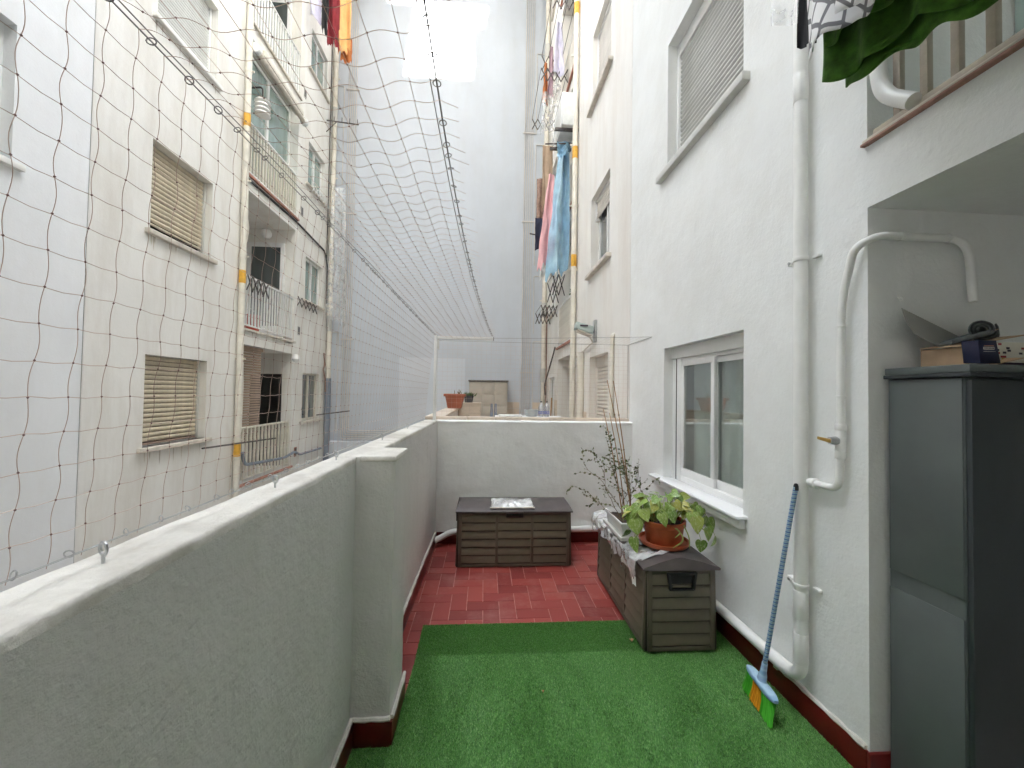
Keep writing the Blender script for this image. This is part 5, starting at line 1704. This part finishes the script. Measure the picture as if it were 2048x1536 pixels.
# ------------------------------------------------------------------ grey cupboard in the porch and what lies on it
cb = thing('cupboard', 'dark grey plastic tall cupboard standing in the porch at right', 'cupboard', (2.1, 1.48, 0))
CX0, CX1, CY0, CY1 = 1.762, 2.46, 1.335, 1.632
MB().box(CX0 + 0.006, CX1 - 0.006, CY0 + 0.02, CY1, 0.02, 1.735).build('carcass', 'cupboard_side', cb, bevel=0.004)
MB().box(CX0, CX0 + 0.0055, CY0 + 0.024, CY1 - 0.005, 0.03, 0.845).build('lower_panel', 'cupboard_side', cb, bevel=0.0015)
MB().box(CX0, CX0 + 0.0055, CY0 + 0.024, CY1 - 0.005, 0.92, 1.728).build('upper_panel', 'cupboard_side', cb, bevel=0.0015)
for a, b_ in ((CX0 + 0.008, (CX0 + CX1) / 2 - 0.002), ((CX0 + CX1) / 2 + 0.002, CX1 - 0.008)):
    dr = MB().box(a, b_, CY0, CY0 + 0.0185, 0.04, 1.725).build('door', 'cupboard_shade_dark', cb, bevel=0.004)
    hx = b_ - 0.05 if b_ < 2.2 else a + 0.03
    MB().box(hx, hx + 0.02, CY0 - 0.02, CY0 - 0.001, 0.9, 1.05).build('handle', 'cupboard_side', dr, bevel=0.004)
MB().box(CX0 - 0.012, CX1 + 0.012, CY0 - 0.012, CY1 + 0.008, 1.7365, 1.752).build('lid_rim', 'cupboard_shade_dark', cb, bevel=0.002)
MB().box(CX0 - 0.008, CX1 + 0.008, CY0 - 0.008, CY1 + 0.006, 1.7525, 1.782).build('lid', 'cupboard_side', cb, bevel=0.004)
MB().box(CX0 + 0.03, CX1 - 0.03, CY0 + 0.04, CY1 - 0.03, 0, 0.0195).build('base', 'cupboard_shade_dark', cb)

LT = 1.783
cd = thing('cardboard_box', 'open brown cardboard box lying on the grey cupboard', 'box', (2.05, 1.52, LT))
mb = MB()
mb.box(1.905, 2.30, 1.615, 1.62, LT, LT + 0.085); mb.box(1.905, 1.91, 1.45, 1.614, LT, LT + 0.08); mb.box(2.295, 2.30, 1.45, 1.614, LT, LT + 0.08); mb.box(1.9105, 2.2945, 1.45, 1.614, LT, LT + 0.004)
mb.build('carton', 'cardboard', cd)
MB().hexa([(1.875, 1.44, LT + 0.078), (2.12, 1.42, LT + 0.125), (2.14, 1.60, LT + 0.130), (1.90, 1.62, LT + 0.085), (1.875, 1.44, LT + 0.082), (2.12, 1.42, LT + 0.129), (2.14, 1.60, LT + 0.134), (1.90, 1.62, LT + 0.089)]).build('flap', 'cardboard', cd)
MB().hexa([(2.00, 1.50, LT + 0.125), (2.07, 1.47, LT + 0.155), (2.09, 1.52, LT + 0.150), (2.02, 1.55, LT + 0.12), (2.00, 1.50, LT + 0.128), (2.07, 1.47, LT + 0.158), (2.09, 1.52, LT + 0.153), (2.02, 1.55, LT + 0.123)]).build('flap', 'cardboard', cd)
MB().hexa([(1.955, 1.40, LT + 0.004), (2.05, 1.38, LT + 0.03), (2.04, 1.44, LT + 0.032), (1.97, 1.45, LT + 0.008), (1.955, 1.40, LT + 0.007), (2.05, 1.38, LT + 0.033), (2.04, 1.44, LT + 0.035), (1.97, 1.45, LT + 0.011)]).build('flap', 'cardboard', cd)
bc = thing('carton', 'small dark blue carton with a white label on the cupboard', 'carton', (2.0, 1.39, LT))
MB().hexa([(1.848, 1.366, LT + 0.006), (1.923, 1.360, LT + 0.006), (1.93, 1.42, LT + 0.010), (1.855, 1.425, LT + 0.010), (1.838, 1.366, LT + 0.092), (1.905, 1.360, LT + 0.092), (1.91, 1.42, LT + 0.096), (1.845, 1.425, LT + 0.096)]).build('pack', 'carton_blue', bc, bevel=0.001)
def on_face(x, z): return (x, 1.3595 + (1.96 - x) * -0.08 * -1 - 0.0, LT + z)
def patch(par, x0, x1, z0, z1, mat, dy=0.0, yb=None):
    f_ = lambda x: (1.366 - (x - 1.845) * 0.006 / 0.072 - 0.0012 - dy) if yb is None else yb - dy
    MB().hexa([(x0, f_(x0), LT + z0), (x1, f_(x1), LT + z0), (x1, f_(x1) + 0.0008, LT + z0), (x0, f_(x0) + 0.0008, LT + z0), (x0, f_(x0), LT + z1), (x1, f_(x1), LT + z1), (x1, f_(x1) + 0.0008, LT + z1), (x0, f_(x0) + 0.0008, LT + z1)]).build('print', mat, par, smooth=0)
patch(bc, 1.858, 1.898, 0.058, 0.067, 'carton_print')
for i in range(7):
    patch(bc, 1.8605 + i * 0.0053, 1.8605 + i * 0.0053 + 0.0036, 0.060, 0.065, 'carton_blue', 0.0009)
patch(bc, 1.858, 1.902, 0.0495, 0.0508, 'aluminium_grey')
patch(bc, 1.86, 1.896, 0.070, 0.073, 'terracotta_slab')
wc = thing('carton', 'cream carton printed with small red and dark motifs on the cupboard', 'carton', (2.15, 1.42, LT))
MB().box(1.955, 2.36, 1.43, 1.50, LT + 0.018, LT + 0.098).build('pack', 'carton_print', wc, bevel=0.002)
MB().box(2.02, 2.30, 1.435, 1.495, LT, LT + 0.0175).build('base', 'print_dark', wc)
rq = random.Random(4)
for i, (x, z, m_) in enumerate(((2.04, .085, 'print_red'), (2.03, .062, 'print_dark'), (2.033, .05, 'print_red'), (2.075, .07, 'print_dark'), (2.08, .06, 'print_dark'), (2.06, .052, 'print_dark'), (2.05, .036, 'print_red'), (2.06, .036, 'print_red'), (2.055, .027, 'print_yellow'), (2.13, .05, 'print_dark'), (2.14, .07, 'print_red'), (2.18, .04, 'print_red'), (2.2, .08, 'print_dark'), (2.24, .055, 'print_red'))):
    patch(wc, x - 0.03, x - 0.016, z, z + 0.008, m_, 0.0, 1.4288)
wc2 = thing('carton', 'small white carton with dark print inside the open cardboard box', 'carton', (1.97, 1.47, LT))
MB().box(1.905, 1.95, 1.415, 1.445, LT + 0.006, LT + 0.07).build('pack', 'carton_print', wc2, bevel=0.001)
patch(wc2, 1.910, 1.917, 0.02, 0.045, 'print_dark', 0, 1.4138); patch(wc2, 1.923, 1.943, 0.022, 0.05, 'print_dark', 0, 1.4138); patch(wc2, 1.926, 1.944, 0.057, 0.067, 'print_red', 0, 1.4138)
# curled grey corrugated sheet against the wall
cs = thing('curled_sheet', 'curled grey corrugated sheet leaning on the porch wall above the cupboard', 'sheet', (2.1, 1.58, LT))
ARC = [(1.792, 1.600, 2.045), (1.795, 1.585, 1.985), (1.815, 1.565, 1.925), (1.86, 1.54, 1.885), (1.93, 1.515, 1.872), (2.00, 1.50, 1.885)]
def csf(u, v):
    k = v * (len(ARC) - 1); i_ = min(int(k), len(ARC) - 2); q = k - i_
    q_ = q * q * (3 - 2 * q) * 0.3 + q * 0.7
    p = Vector(ARC[i_]).lerp(Vector(ARC[i_ + 1]), q_)
    return (p.x + 0.46 * u, p.y + 0.02 * u + 0.0012 * math.sin(u * 260), max(p.z - 0.185 * u, LT + 0.002))
MB().grid(csf, 120, 16).build('panel', 'corrugated_grey', cs, smooth=60, normals=False)
rl = thing('rolled_blanket', 'rolled grey felt blanket on the cupboard boxes', 'blanket', (2.0, 1.5, LT + 0.13))
mb = MB()
spn = []
for i in range(60):
    a = i * 0.33
    rr = 0.008 + 0.0019 * i * 0.33
    spn.append((rr * 1.25 * math.cos(a), rr * 0.85 * math.sin(a)))
def rlf(u, v):
    k = u * (len(spn) - 1); i = min(int(k), len(spn) - 2); q = k - i
    x = spn[i][0] * (1 - q) + spn[i + 1][0] * q; z = spn[i][1] * (1 - q) + spn[i + 1][1] * q
    return (2.005 + x * 1.15 + 0.16 * v + 0.002 * nz(u * 30, v * 9, 1), 1.475 + 0.11 * v, LT + 0.155 + z + 0.002 * nz(u * 20, v * 9, 6))
mb.grid(rlf, 118, 6)
rlo = mb.build('roll', 'felt_grey', rl, smooth=60, normals=False)
sm = rlo.modifiers.new('thick', 'SOLIDIFY'); sm.thickness = 0.006
fb = MB()
fb.hexa([(1.90, 1.50, LT + 0.092), (2.00, 1.44, LT + 0.128), (2.06, 1.56, LT + 0.135), (1.96, 1.61, LT + 0.095), (1.90, 1.50, LT + 0.112), (2.00, 1.44, LT + 0.148), (2.06, 1.56, LT + 0.152), (1.96, 1.61, LT + 0.112)])
tag(fb.build('folded_felt', 'felt_grey', bevel=0.004, org=(1.97, 1.53, LT + 0.09)), 'folded dark felt slab under the rolled blanket', 'felt')
hk = MB().tube([(1.833, 1.648, 2.10), (1.833, 1.63, 2.095), (1.828, 1.628, 2.085), (1.82, 1.63, 2.083)], 0.003, 5).build('wall_hook', 'pipe_white', org=(1.833, 1.64, 2.09))
tag(hk, 'small white hook on the porch wall above the cupboard', 'hook')

# ------------------------------------------------------------------ laundry over the right corner
ck = thing('clothes_line', 'outrigger clothes lines on brackets outside the upper right balcony', 'clothes line', (1.5, 1.0, 3.5))
for y in (1.60, -0.2):
    MB().tube([(XR + 0.05, y, 3.74), (1.12, y, 3.66)], 0.012, 6).build('bracket', 'rail_white', ck)
for x in (1.18, 1.27, 1.36, 1.45):
    MB().tube([(x, 1.62, 3.672 + (x - 1.12) * 0.15), (x, -0.22, 3.672 + (x - 1.12) * 0.15)], 0.0025, 5).build('line', 'rail_white', ck)

def add_uv(o, nu, nv):
    me = o.data
    uvl = me.uv_layers.new(name='UVMap')
    for lp in me.loops:
        vi = lp.vertex_index
        uvl.data[lp.index].uv = ((vi % (nu + 1)) / nu, (vi // (nu + 1)) / nv)

def hang(name, label, x, y0, y1, ztop, zb0, zb1, mat, fold=0.02, freq=22, seed=0, nu=50, nv=26, cat='laundry', pinch=0.0, ragged=0.0, xlean=0.0, thick=0.0):
    def fn(u, v):
        y = y0 + (y1 - y0) * (u * (1 - pinch * (1 - v)) + 0.5 * pinch * (1 - v))
        zb = zb0 + (zb1 - zb0) * u + ragged * nz(u * 9 + seed, 3, 1)
        z = ztop + (zb - ztop) * v
        f = fold * (0.25 + 0.75 * v)
        return (x + xlean * v + f * math.sin(u * freq + seed + 1.3 * math.sin(v * 2 + u * 3)) + 0.5 * f * nz(u * 6 + seed, v * 3, 2),
                y + 0.5 * f * nz(u * 5, v * 3, seed + 5), z)
    o = MB().grid(fn, nu, nv).build(name, mat, org=(x, (y0 + y1) / 2, ztop), smooth=70, normals=False)
    add_uv(o, nu, nv)
    if thick:
        sm_ = o.modifiers.new('thick', 'SOLIDIFY'); sm_.thickness = thick
    return tag(o, label, cat)
hang('towel', 'dark green towel hanging in front at the upper right balcony', 1.27, 0.35, 1.425, 3.69, 2.70, 3.0, 'cloth_green', 0.022, 34, 1, thick=0.006, ragged=0.035, nu=110)
hang('towel', 'lower edged green towel hanging behind the front green one', 1.335, 0.35, 1.47, 3.70, 2.655, 2.90, 'cloth_green', 0.022, 40, 4, thick=0.006, ragged=0.05, nu=110)
hang('towel', 'innermost green towel fold showing below the other green towels', 1.38, 0.35, 1.44, 3.70, 2.62, 2.86, 'cloth_green', 0.015, 26, 7, thick=0.006, ragged=0.06, nu=90)
hang('cloth', 'white cloth with grey lattice print hanging at upper right', 1.175, 0.95, 1.405, 3.68, 2.865, 2.915, 'cloth_print', 0.03, 13, 2, nu=50, nv=40, thick=0.002, ragged=0.04)
hang('cloth', 'second fold of white lattice printed cloth nearer the camera', 1.135, 0.86, 1.20, 3.68, 2.82, 2.90, 'cloth_print', 0.02, 12, 6, nu=40, nv=30, thick=0.002)
hang('cloth', 'sheer white cloth edge at far end of the right laundry line', 1.19, 1.42, 1.56, 3.68, 3.08, 3.2, 'plastic_hang', 0.02, 9, 3)
hang('cloth', 'black cloth peeking behind the lattice printed cloth', 1.235, 1.41, 1.50, 3.69, 3.0, 3.06, 'cloth_black', 0.02, 9, 8)
hang('cloth', 'purple cloth at the extreme upper right corner', 1.19, 0.60, 0.89, 3.68, 2.50, 2.64, 'cloth_purple', 0.02, 9, 5, nv=30)

# ------------------------------------------------------------------ laundry and bags on the far facades
def hang_x(name, label, y, x0, x1, ztop, zb0, zb1, mat, fold=0.03, freq=14, seed=0, nu=30, nv=40, cat='laundry', pinch=0.0, ragged=0.0, ylean=0.0, thick=0.004, drift=0.0):
    def fn(u, v):
        k = 1 - pinch * (1 - v) ** 1.5
        x = (x0 + x1) / 2 + (x1 - x0) * (u - 0.5) * k + drift * (1 - v)
        zb = zb0 + (zb1 - zb0) * u + ragged * nz(u * 7 + seed, 3, 1)
        z = ztop + (zb - ztop) * v
        return (x + 0.4 * fold * nz(u * 4, v * 5, seed), y + ylean * v + fold * (0.3 + 0.7 * v) * math.sin(u * freq + seed + math.sin(v * 3)) + fold * nz(u * 3, v * 4, seed + 9), z)
    o = MB().grid(fn, nu, nv).build(name, mat, org=((x0 + x1) / 2, y, ztop), smooth=60, normals=False)
    if thick:
        sm_ = o.modifiers.new('thick', 'SOLIDIFY'); sm_.thickness = thick
    return tag(o, label, cat)
# right stack
hang_x('plastic_cover', 'long blue translucent plastic cover hanging over laundry on the neighbour facade', 7.75, 1.17, 1.60, 6.55, 3.90, 4.10, 'plastic_blue', 0.10, 9, 1, pinch=0.55, ragged=0.25, thick=0, drift=0.12)
hang_x('plastic_cover', 'blue plastic cover knot tied at its top', 7.66, 1.34, 1.62, 6.60, 6.25, 6.40, 'plastic_blue', 0.06, 9, 4, thick=0)
hang_x('cloth', 'blue cloth showing through the plastic cover', 7.85, 1.30, 1.55, 6.55, 4.3, 4.6, 'paint_blue', 0.04, 9, 2, pinch=0.5) if False else None
hang_x('bed_sheet', 'pink sheet hanging left of the blue plastic', 7.95, 1.02, 1.36, 6.1, 4.10, 4.45, 'cloth_pink', 0.05, 7, 3, pinch=0.7, ragged=0.15, drift=0.10)
hang_x('cloth', 'dark navy garment right of the blue plastic', 7.95, 1.52, 1.64, 6.5, 4.9, 5.0, 'cloth_navy', 0.03, 8, 7, ragged=0.2)
hang_x('cloth', 'dark navy cloth edge left of the pink sheet', 8.2, 1.0, 1.2, 5.3, 4.6, 4.75, 'cloth_navy', 0.03, 7, 4)
hang_x('cloth', 'white cloth corner below the pink sheet', 8.1, 1.10, 1.2, 4.4, 3.95, 4.1, 'curtain', 0.02, 7, 9)
hang_x('cloth', 'tan garment hanging above the blue plastic near the corner', 9.4, 1.30, 1.55, 7.6, 6.1, 6.0, 'cloth_tan', 0.04, 9, 5, ragged=0.15)
hang_x('cloth', 'brown checked garment at the far corner line', 9.6, 1.20, 1.42, 6.9, 5.7, 5.8, 'rail_rust', 0.04, 9, 8, ragged=0.15)
hang_x('plastic_bag', 'clear plastic bag hanging below the scissor rack at upper right', 8.6, 1.14, 1.42, 8.3, 7.35, 7.45, 'plastic_hang', 0.06, 7, 2, pinch=0.35, thick=0)
hang_x('plastic_bag', 'clear wrinkled plastic next to the air conditioner', 8.5, 1.38, 1.56, 8.4, 7.0, 7.1, 'plastic_hang', 0.05, 8, 6, thick=0)
hang_x('cloth', 'white shirt on the upper right line', 8.3, 1.36, 1.58, 9.6, 8.5, 8.4, 'cloth_lilac', 0.05, 8, 3, pinch=0.5)
hang_x('cloth', 'grey striped garment on the upper right line', 8.7, 1.30, 1.44, 9.4, 8.3, 8.2, 'cloth_rose', 0.05, 8, 5, pinch=0.5)
hang_x('cloth', 'rust coloured garment on the upper right line', 8.9, 1.22, 1.34, 9.2, 8.3, 8.2, 'cloth_brown', 0.04, 8, 1, pinch=0.5)
def rack_x(label, y, x0, x1, z0, z1, cells, depth):
    root = thing('scissor_rack', label, 'drying rack', (x0, y, z0))
    st_ = (x1 - x0) / cells
    for yy in (y, y + depth):
        for i in range(cells):
            a, b_ = x0 + st_ * i, x0 + st_ * (i + 1)
            MB().tube([(a, yy, z0), (b_, yy, z1)], 0.012, 5).build('bar', 'rack_iron', root)
            MB().tube([(a, yy + .014, z1), (b_, yy + .014, z0)], 0.012, 5).build('bar', 'rack_iron', root)
    for i in range(cells + 1):
        MB().tube([(x0 + st_ * i, y, z1), (x0 + st_ * i, y + depth, z1)], 0.006, 5).build('line', 'rack_iron', root)
rack_x('black scissor drying rack above the clear bags at upper right', 8.35, 1.10, 1.68, 8.35, 8.62, 4, 1.6)
rack_x('black scissor drying rack at the top of the right balcony stack', 7.5, 1.20, 1.68, 9.1, 9.45, 3, 1.5)
rack_x('brown scissor rack above the grey railing at the far right', 9.25, 1.30, 1.68, 3.45, 3.72, 4, 1.0)
rack_x('tall lattice scissor rack behind the right grey railing', 8.4, 1.42, 1.68, 3.75, 4.2, 2, 0.7)
rod = thing('laundry_rod', 'dark rod above the blue plastic cover under the air conditioner', 'rod', (1.1, 7.7, 6.3))
MB().tube([(1.12, 7.72, 6.57), (1.68, 7.62, 6.55)], 0.014, 6).build('bar', 'rack_iron', rod)
rod = thing('laundry_rod', 'dark rod sticking out left of the pink sheet', 'rod', (1.0, 9.5, 5.5))
MB().tube([(1.02, 9.4, 5.45), (1.68, 9.5, 5.4)], 0.016, 6).build('bar', 'rack_iron', rod)
bsh = thing('potted_shrub', 'green shrub behind the right grey railing', 'plant', (1.85, 7.9, H_))
lf_ = MB(); rg_ = random.Random(3)
for i in range(500):
    a = Vector((rg_.gauss(0, 1), rg_.gauss(0, 1), rg_.gauss(0, 1))).normalized() * 0.26 * rg_.random() ** 0.4
    p = Vector((1.86, 7.95, 3.70)) + Vector((a.x * 0.6, a.y * 1.2, a.z))
    d = Vector((rg_.uniform(-1, 1), rg_.uniform(-1, 1), rg_.uniform(-1, 1))).normalized() * 0.05
    e = d.orthogonal().normalized() * 0.018
    lf_.add([p, p + d * .5 + e, p + d, p + d * .5 - e], [(0, 1, 2, 3)])
lf_.build('foliage', 'bush', bsh, smooth=0, normals=False)
MB().lathe([(0, 0), (0.11, 0), (0.15, 0.3), (0.13, 0.3), (0.12, 0.27), (0, 0.27)], (1.86, 7.95, H_), 16).build('pot', 'terracotta_far', bsh)
MB().tube([(1.86, 7.95, H_ + 0.27), (1.86, 7.95, 3.75)], 0.015, 6).build('stem', 'twig', bsh)
# left facade top laundry
hang_x('towel', 'orange towel hanging high at the right end of the left facade', 9.3, XL + 0.70, XL + 1.0, 11.3, 9.40, 9.45, 'cloth_orange', 0.05, 8, 2, ragged=0.1)
hang_x('cloth', 'rust brown lining below the orange towel', 9.36, XL + 0.76, XL + 1.0, 9.8, 9.28, 9.22, 'cloth_brown', 0.04, 8, 4, ragged=0.08)
hang_x('cloth', 'dark red garment beside the orange towel', 9.2, XL + 0.50, XL + 0.76, 11.3, 9.55, 9.45, 'cloth_red', 0.05, 8, 6, ragged=0.2)
hang_x('cloth', 'black garment left of the dark red one', 9.15, XL + 0.40, XL + 0.54, 11.3, 9.8, 9.65, 'cloth_black', 0.04, 8, 3, ragged=0.2)
hang_x('cloth', 'pale lilac cloth left of the black garment', 9.1, XL + 0.14, XL + 0.42, 11.3, 10.1, 9.85, 'cloth_lilac', 0.06, 8, 8)
tag(MB().tube([(XL + 0.02, 9.2, 11.32), (XL + 1.1, 9.25, 11.32)], 0.012, 6).build('laundry_rod', 'rack_iron', org=(XL, 9.2, 10.9)), 'rod carrying the orange and red laundry high on left', 'rod')
# plastic sheeting in left corner
hang_x('plastic_sheet', 'large clear plastic sheeting hanging in the left corner of the light well', 10.55, XL + 0.12, XL + 0.62, 6.9, 3.55, 3.3, 'plastic_hang', 0.07, 5, 5, nu=40, nv=60, pinch=0.35, ragged=0.25, thick=0)

# ------------------------------------------------------------------ neighbour's terrace things
cbn = thing('cabinet', 'beige three door plastic cabinet against the far wall', 'cabinet', (0.11, 10.75, 0))
MB().box(-0.39, 0.615, 10.5, 10.96, 0.02, 1.93).build('carcass', 'cabinet_beige', cbn, bevel=0.006)
MB().box(-0.41, 0.635, 10.45, 10.97, 1.935, 1.975).build('top', 'cabinet_trim', cbn, bevel=0.004)
for i in range(3):
    x0 = -0.385 + i * 0.333
    dr = MB().box(x0 + 0.006, x0 + 0.327, 10.478, 10.498, 0.05, 1.925).build('door', 'cabinet_beige', cbn, bevel=0.004)
    for j in range(6):
        MB().box(x0 + 0.04, x0 + 0.293, 10.470, 10.4775, 0.12 + j * 0.298, 0.38 + j * 0.298).build('panel', 'cabinet_beige', dr, bevel=0.004)
pb = thing('plant_pot', 'square terracotta planter with dry stems on the neighbour parapet', 'planter', (-0.5, 7.0, 1.372))
trough(-0.655, -0.335, 6.78, 7.1, 1.373, 1.60, 0.02, 0.045).build('trough', 'terracotta_far', pb, bevel=0.004)
mb = MB(); mb.box(-0.675, -0.315, 6.755, 6.785, 1.575, 1.62); mb.box(-0.675, -0.315, 7.095, 7.125, 1.575, 1.62); mb.box(-0.675, -0.645, 6.7855, 7.0945, 1.575, 1.62); mb.box(-0.345, -0.315, 6.7855, 7.0945, 1.575, 1.62)
mb.build('rim', 'terracotta_far', pb, bevel=0.004)
MB().box(-0.62, -0.37, 6.82, 7.06, 1.44, 1.58).build('soil', 'soil', pb)
tw = MB(); rt = random.Random(6)
for i in range(9):
    p = Vector((rt.uniform(-0.6, -0.4), rt.uniform(6.85, 7.0), 1.57)); e = p + Vector((rt.uniform(-.08, .08), rt.uniform(-.05, .05), rt.uniform(0.07, 0.14)))
    tw.tube([p, p.lerp(e, .5) + Vector((0.02, 0, 0.01)), e], 0.006, 5)
tw.build('dry_stems', 'twig', pb)
sp2 = thing('plant_pot', 'small dark pot with a succulent on the tiled pier', 'pot', (-0.30, 8.0, 1.445))
MB().lathe([(0, 0), (0.075, 0), (0.10, 0.14), (0.085, 0.14), (0.08, 0.12), (0, 0.12)], (-0.30, 8.0, 1.446), 16).build('bowl', 'pot_dark', sp2)
lf_ = MB()
for i in range(60):
    p = Vector((-0.30 + rt.gauss(0, 0.04), 8.0 + rt.gauss(0, 0.04), 1.56)); d = Vector((rt.gauss(0, 0.5), rt.gauss(0, .5), 1)).normalized() * rt.uniform(0.05, 0.12); e = d.orthogonal().normalized() * 0.012
    lf_.add([p, p + d * .5 + e, p + d, p + d * .5 - e], [(0, 1, 2, 3)])
lf_.build('foliage', 'bush', sp2, smooth=0, normals=False)
# shelf with tray, basin, bottles
sh_ = thing('shelf_stand', 'white stand behind the low wall carrying bottles and basin', 'stand', (0.8, 6.95, 0))
MB().box(0.20, 1.36, 6.75, 7.2, 1.215, 1.245).build('top', 'door_white', sh_, bevel=0.004)
for x in (0.24, 1.32):
    for y in (6.79, 7.16):
        MB().box(x - 0.02, x + 0.02, y - 0.02, y + 0.02, 0, 1.2145).build('leg', 'rail_white', sh_)
tr = MB(); tr.box(0.26, 0.66, 6.78, 7.08, 1.246, 1.272)
tag(tr.build('tray', 'planter_white', bevel=0.008, org=(0.46, 6.9, 1.246)), 'white flat tray seen over the low wall', 'tray')
tag(MB().lathe([(0, 0), (0.09, 0), (0.11, 0.02), (0.125, 0.115), (0.115, 0.12), (0.10, 0.03), (0, 0.02)], (0.835, 6.98, 1.246), 24).build('basin', 'bowl_grey', org=(0.835, 6.98, 1.246)), 'round grey basin seen over the low wall', 'basin')
for i, x in enumerate((1.005, 1.105)):
    bt = thing('water_bottle', ('left' if i == 0 else 'right') + ' of two clear water bottles with dark caps behind the low wall', 'bottle', (x, 6.98, 1.246))
    MB().lathe([(0, 0), (0.045, 0.0), (0.050, 0.02), (0.050, 0.10), (0.046, 0.11), (0.050, 0.12), (0.050, 0.16), (0.03, 0.215), (0.016, 0.235), (0.016, 0.245), (0, 0.245)], (x, 6.98, 1.246), 16).build('body', 'bottle_clear', bt)
    MB().lathe([(0, 0.246), (0.018, 0.246), (0.018, 0.268), (0, 0.27)], (x, 6.98, 1.246), 12).build('cap', 'cable_black', bt)
    for k in range(3):
        MB().lathe([(0.0505, 0.045 + 0.018 * k), (0.0508, 0.05 + 0.018 * k), (0.0505, 0.054 + 0.018 * k)], (x, 6.98, 1.246), 16).build('label_mark', 'paint_blue', bt)
def folded_chair(label, x, y, lean):
    root = thing('folding_chair', label, 'chair', (x, y, 0))
    for s_ in (-0.03, 0.03):
        MB().tube([(x + s_ * 1.6, y, 0.0), (x + s_ * 1.4, y + 0.05, 0.6), (x + s_ * 0.35 + lean, y + 0.1, 1.42)], [0.018, 0.018, 0.011], 7).build('leg', 'chair_blue', root)
    MB().hexa([(x - 0.045, y - 0.01, 0.35), (x + 0.045, y - 0.01, 0.35), (x + 0.045, y + 0.015, 0.35), (x - 0.045, y + 0.015, 0.35), (x - 0.022 + lean * .8, y + 0.07, 1.25), (x + 0.022 + lean * .8, y + 0.07, 1.25), (x + 0.022 + lean * .8, y + 0.095, 1.25), (x - 0.022 + lean * .8, y + 0.095, 1.25)]).build('seat', 'chair_blue', root, bevel=0.004)
folded_chair('leftmost folded blue grey chair in front of the beige cabinet', -0.10, 8.3, 0.01)
folded_chair('middle folded blue grey chair in front of the beige cabinet', 0.165, 8.3, 0.0)
folded_chair('rightmost folded blue grey chair in front of the beige cabinet', 0.25, 8.35, 0.0)
tag(MB().tube([(1.60, 6.95, 0.0), (1.64, 6.9, 2.1)], 0.018, 8).build('wooden_pole', 'sill_old', org=(1.6, 6.95, 0)), 'pale wooden pole leaning beside the neighbour downpipe', 'pole')
tag(MB().tube([(1.52, 9.3, 0.0), (1.62, 9.5, 1.55)], 0.016, 8).build('wooden_pole', 'cane', org=(1.52, 9.3, 0)), 'short brown stick leaning by the far corner', 'stick')

# a few dry leaves blown onto the carpet edge
rdl = random.Random(8)
for i, (x, y, lab) in enumerate(((1.005, 2.62, 'dry yellow leaf at the near corner of the planted box'), (0.35, 2.2, 'tiny dry leaf fragment on the middle of the carpet'), (-0.46, 1.75, 'pale crumb on the carpet offcut below the pillar'))):
    o = MB().grid(lambda u, v: (x + 0.028 * (u - 0.5) * math.sin(math.pi * min(1, v + 0.1)), y + 0.035 * v, 0.016 + 0.012 * abs(u - 0.5) + 0.006 * math.sin(4 * v)), 4, 5).build('dry_leaf', 'cane', org=(x, y, 0.012), smooth=60, normals=False)
    o.scale = (1, 1, 1) if i == 0 else (0.5, 0.5, 1)
    tag(o, lab, 'leaf')
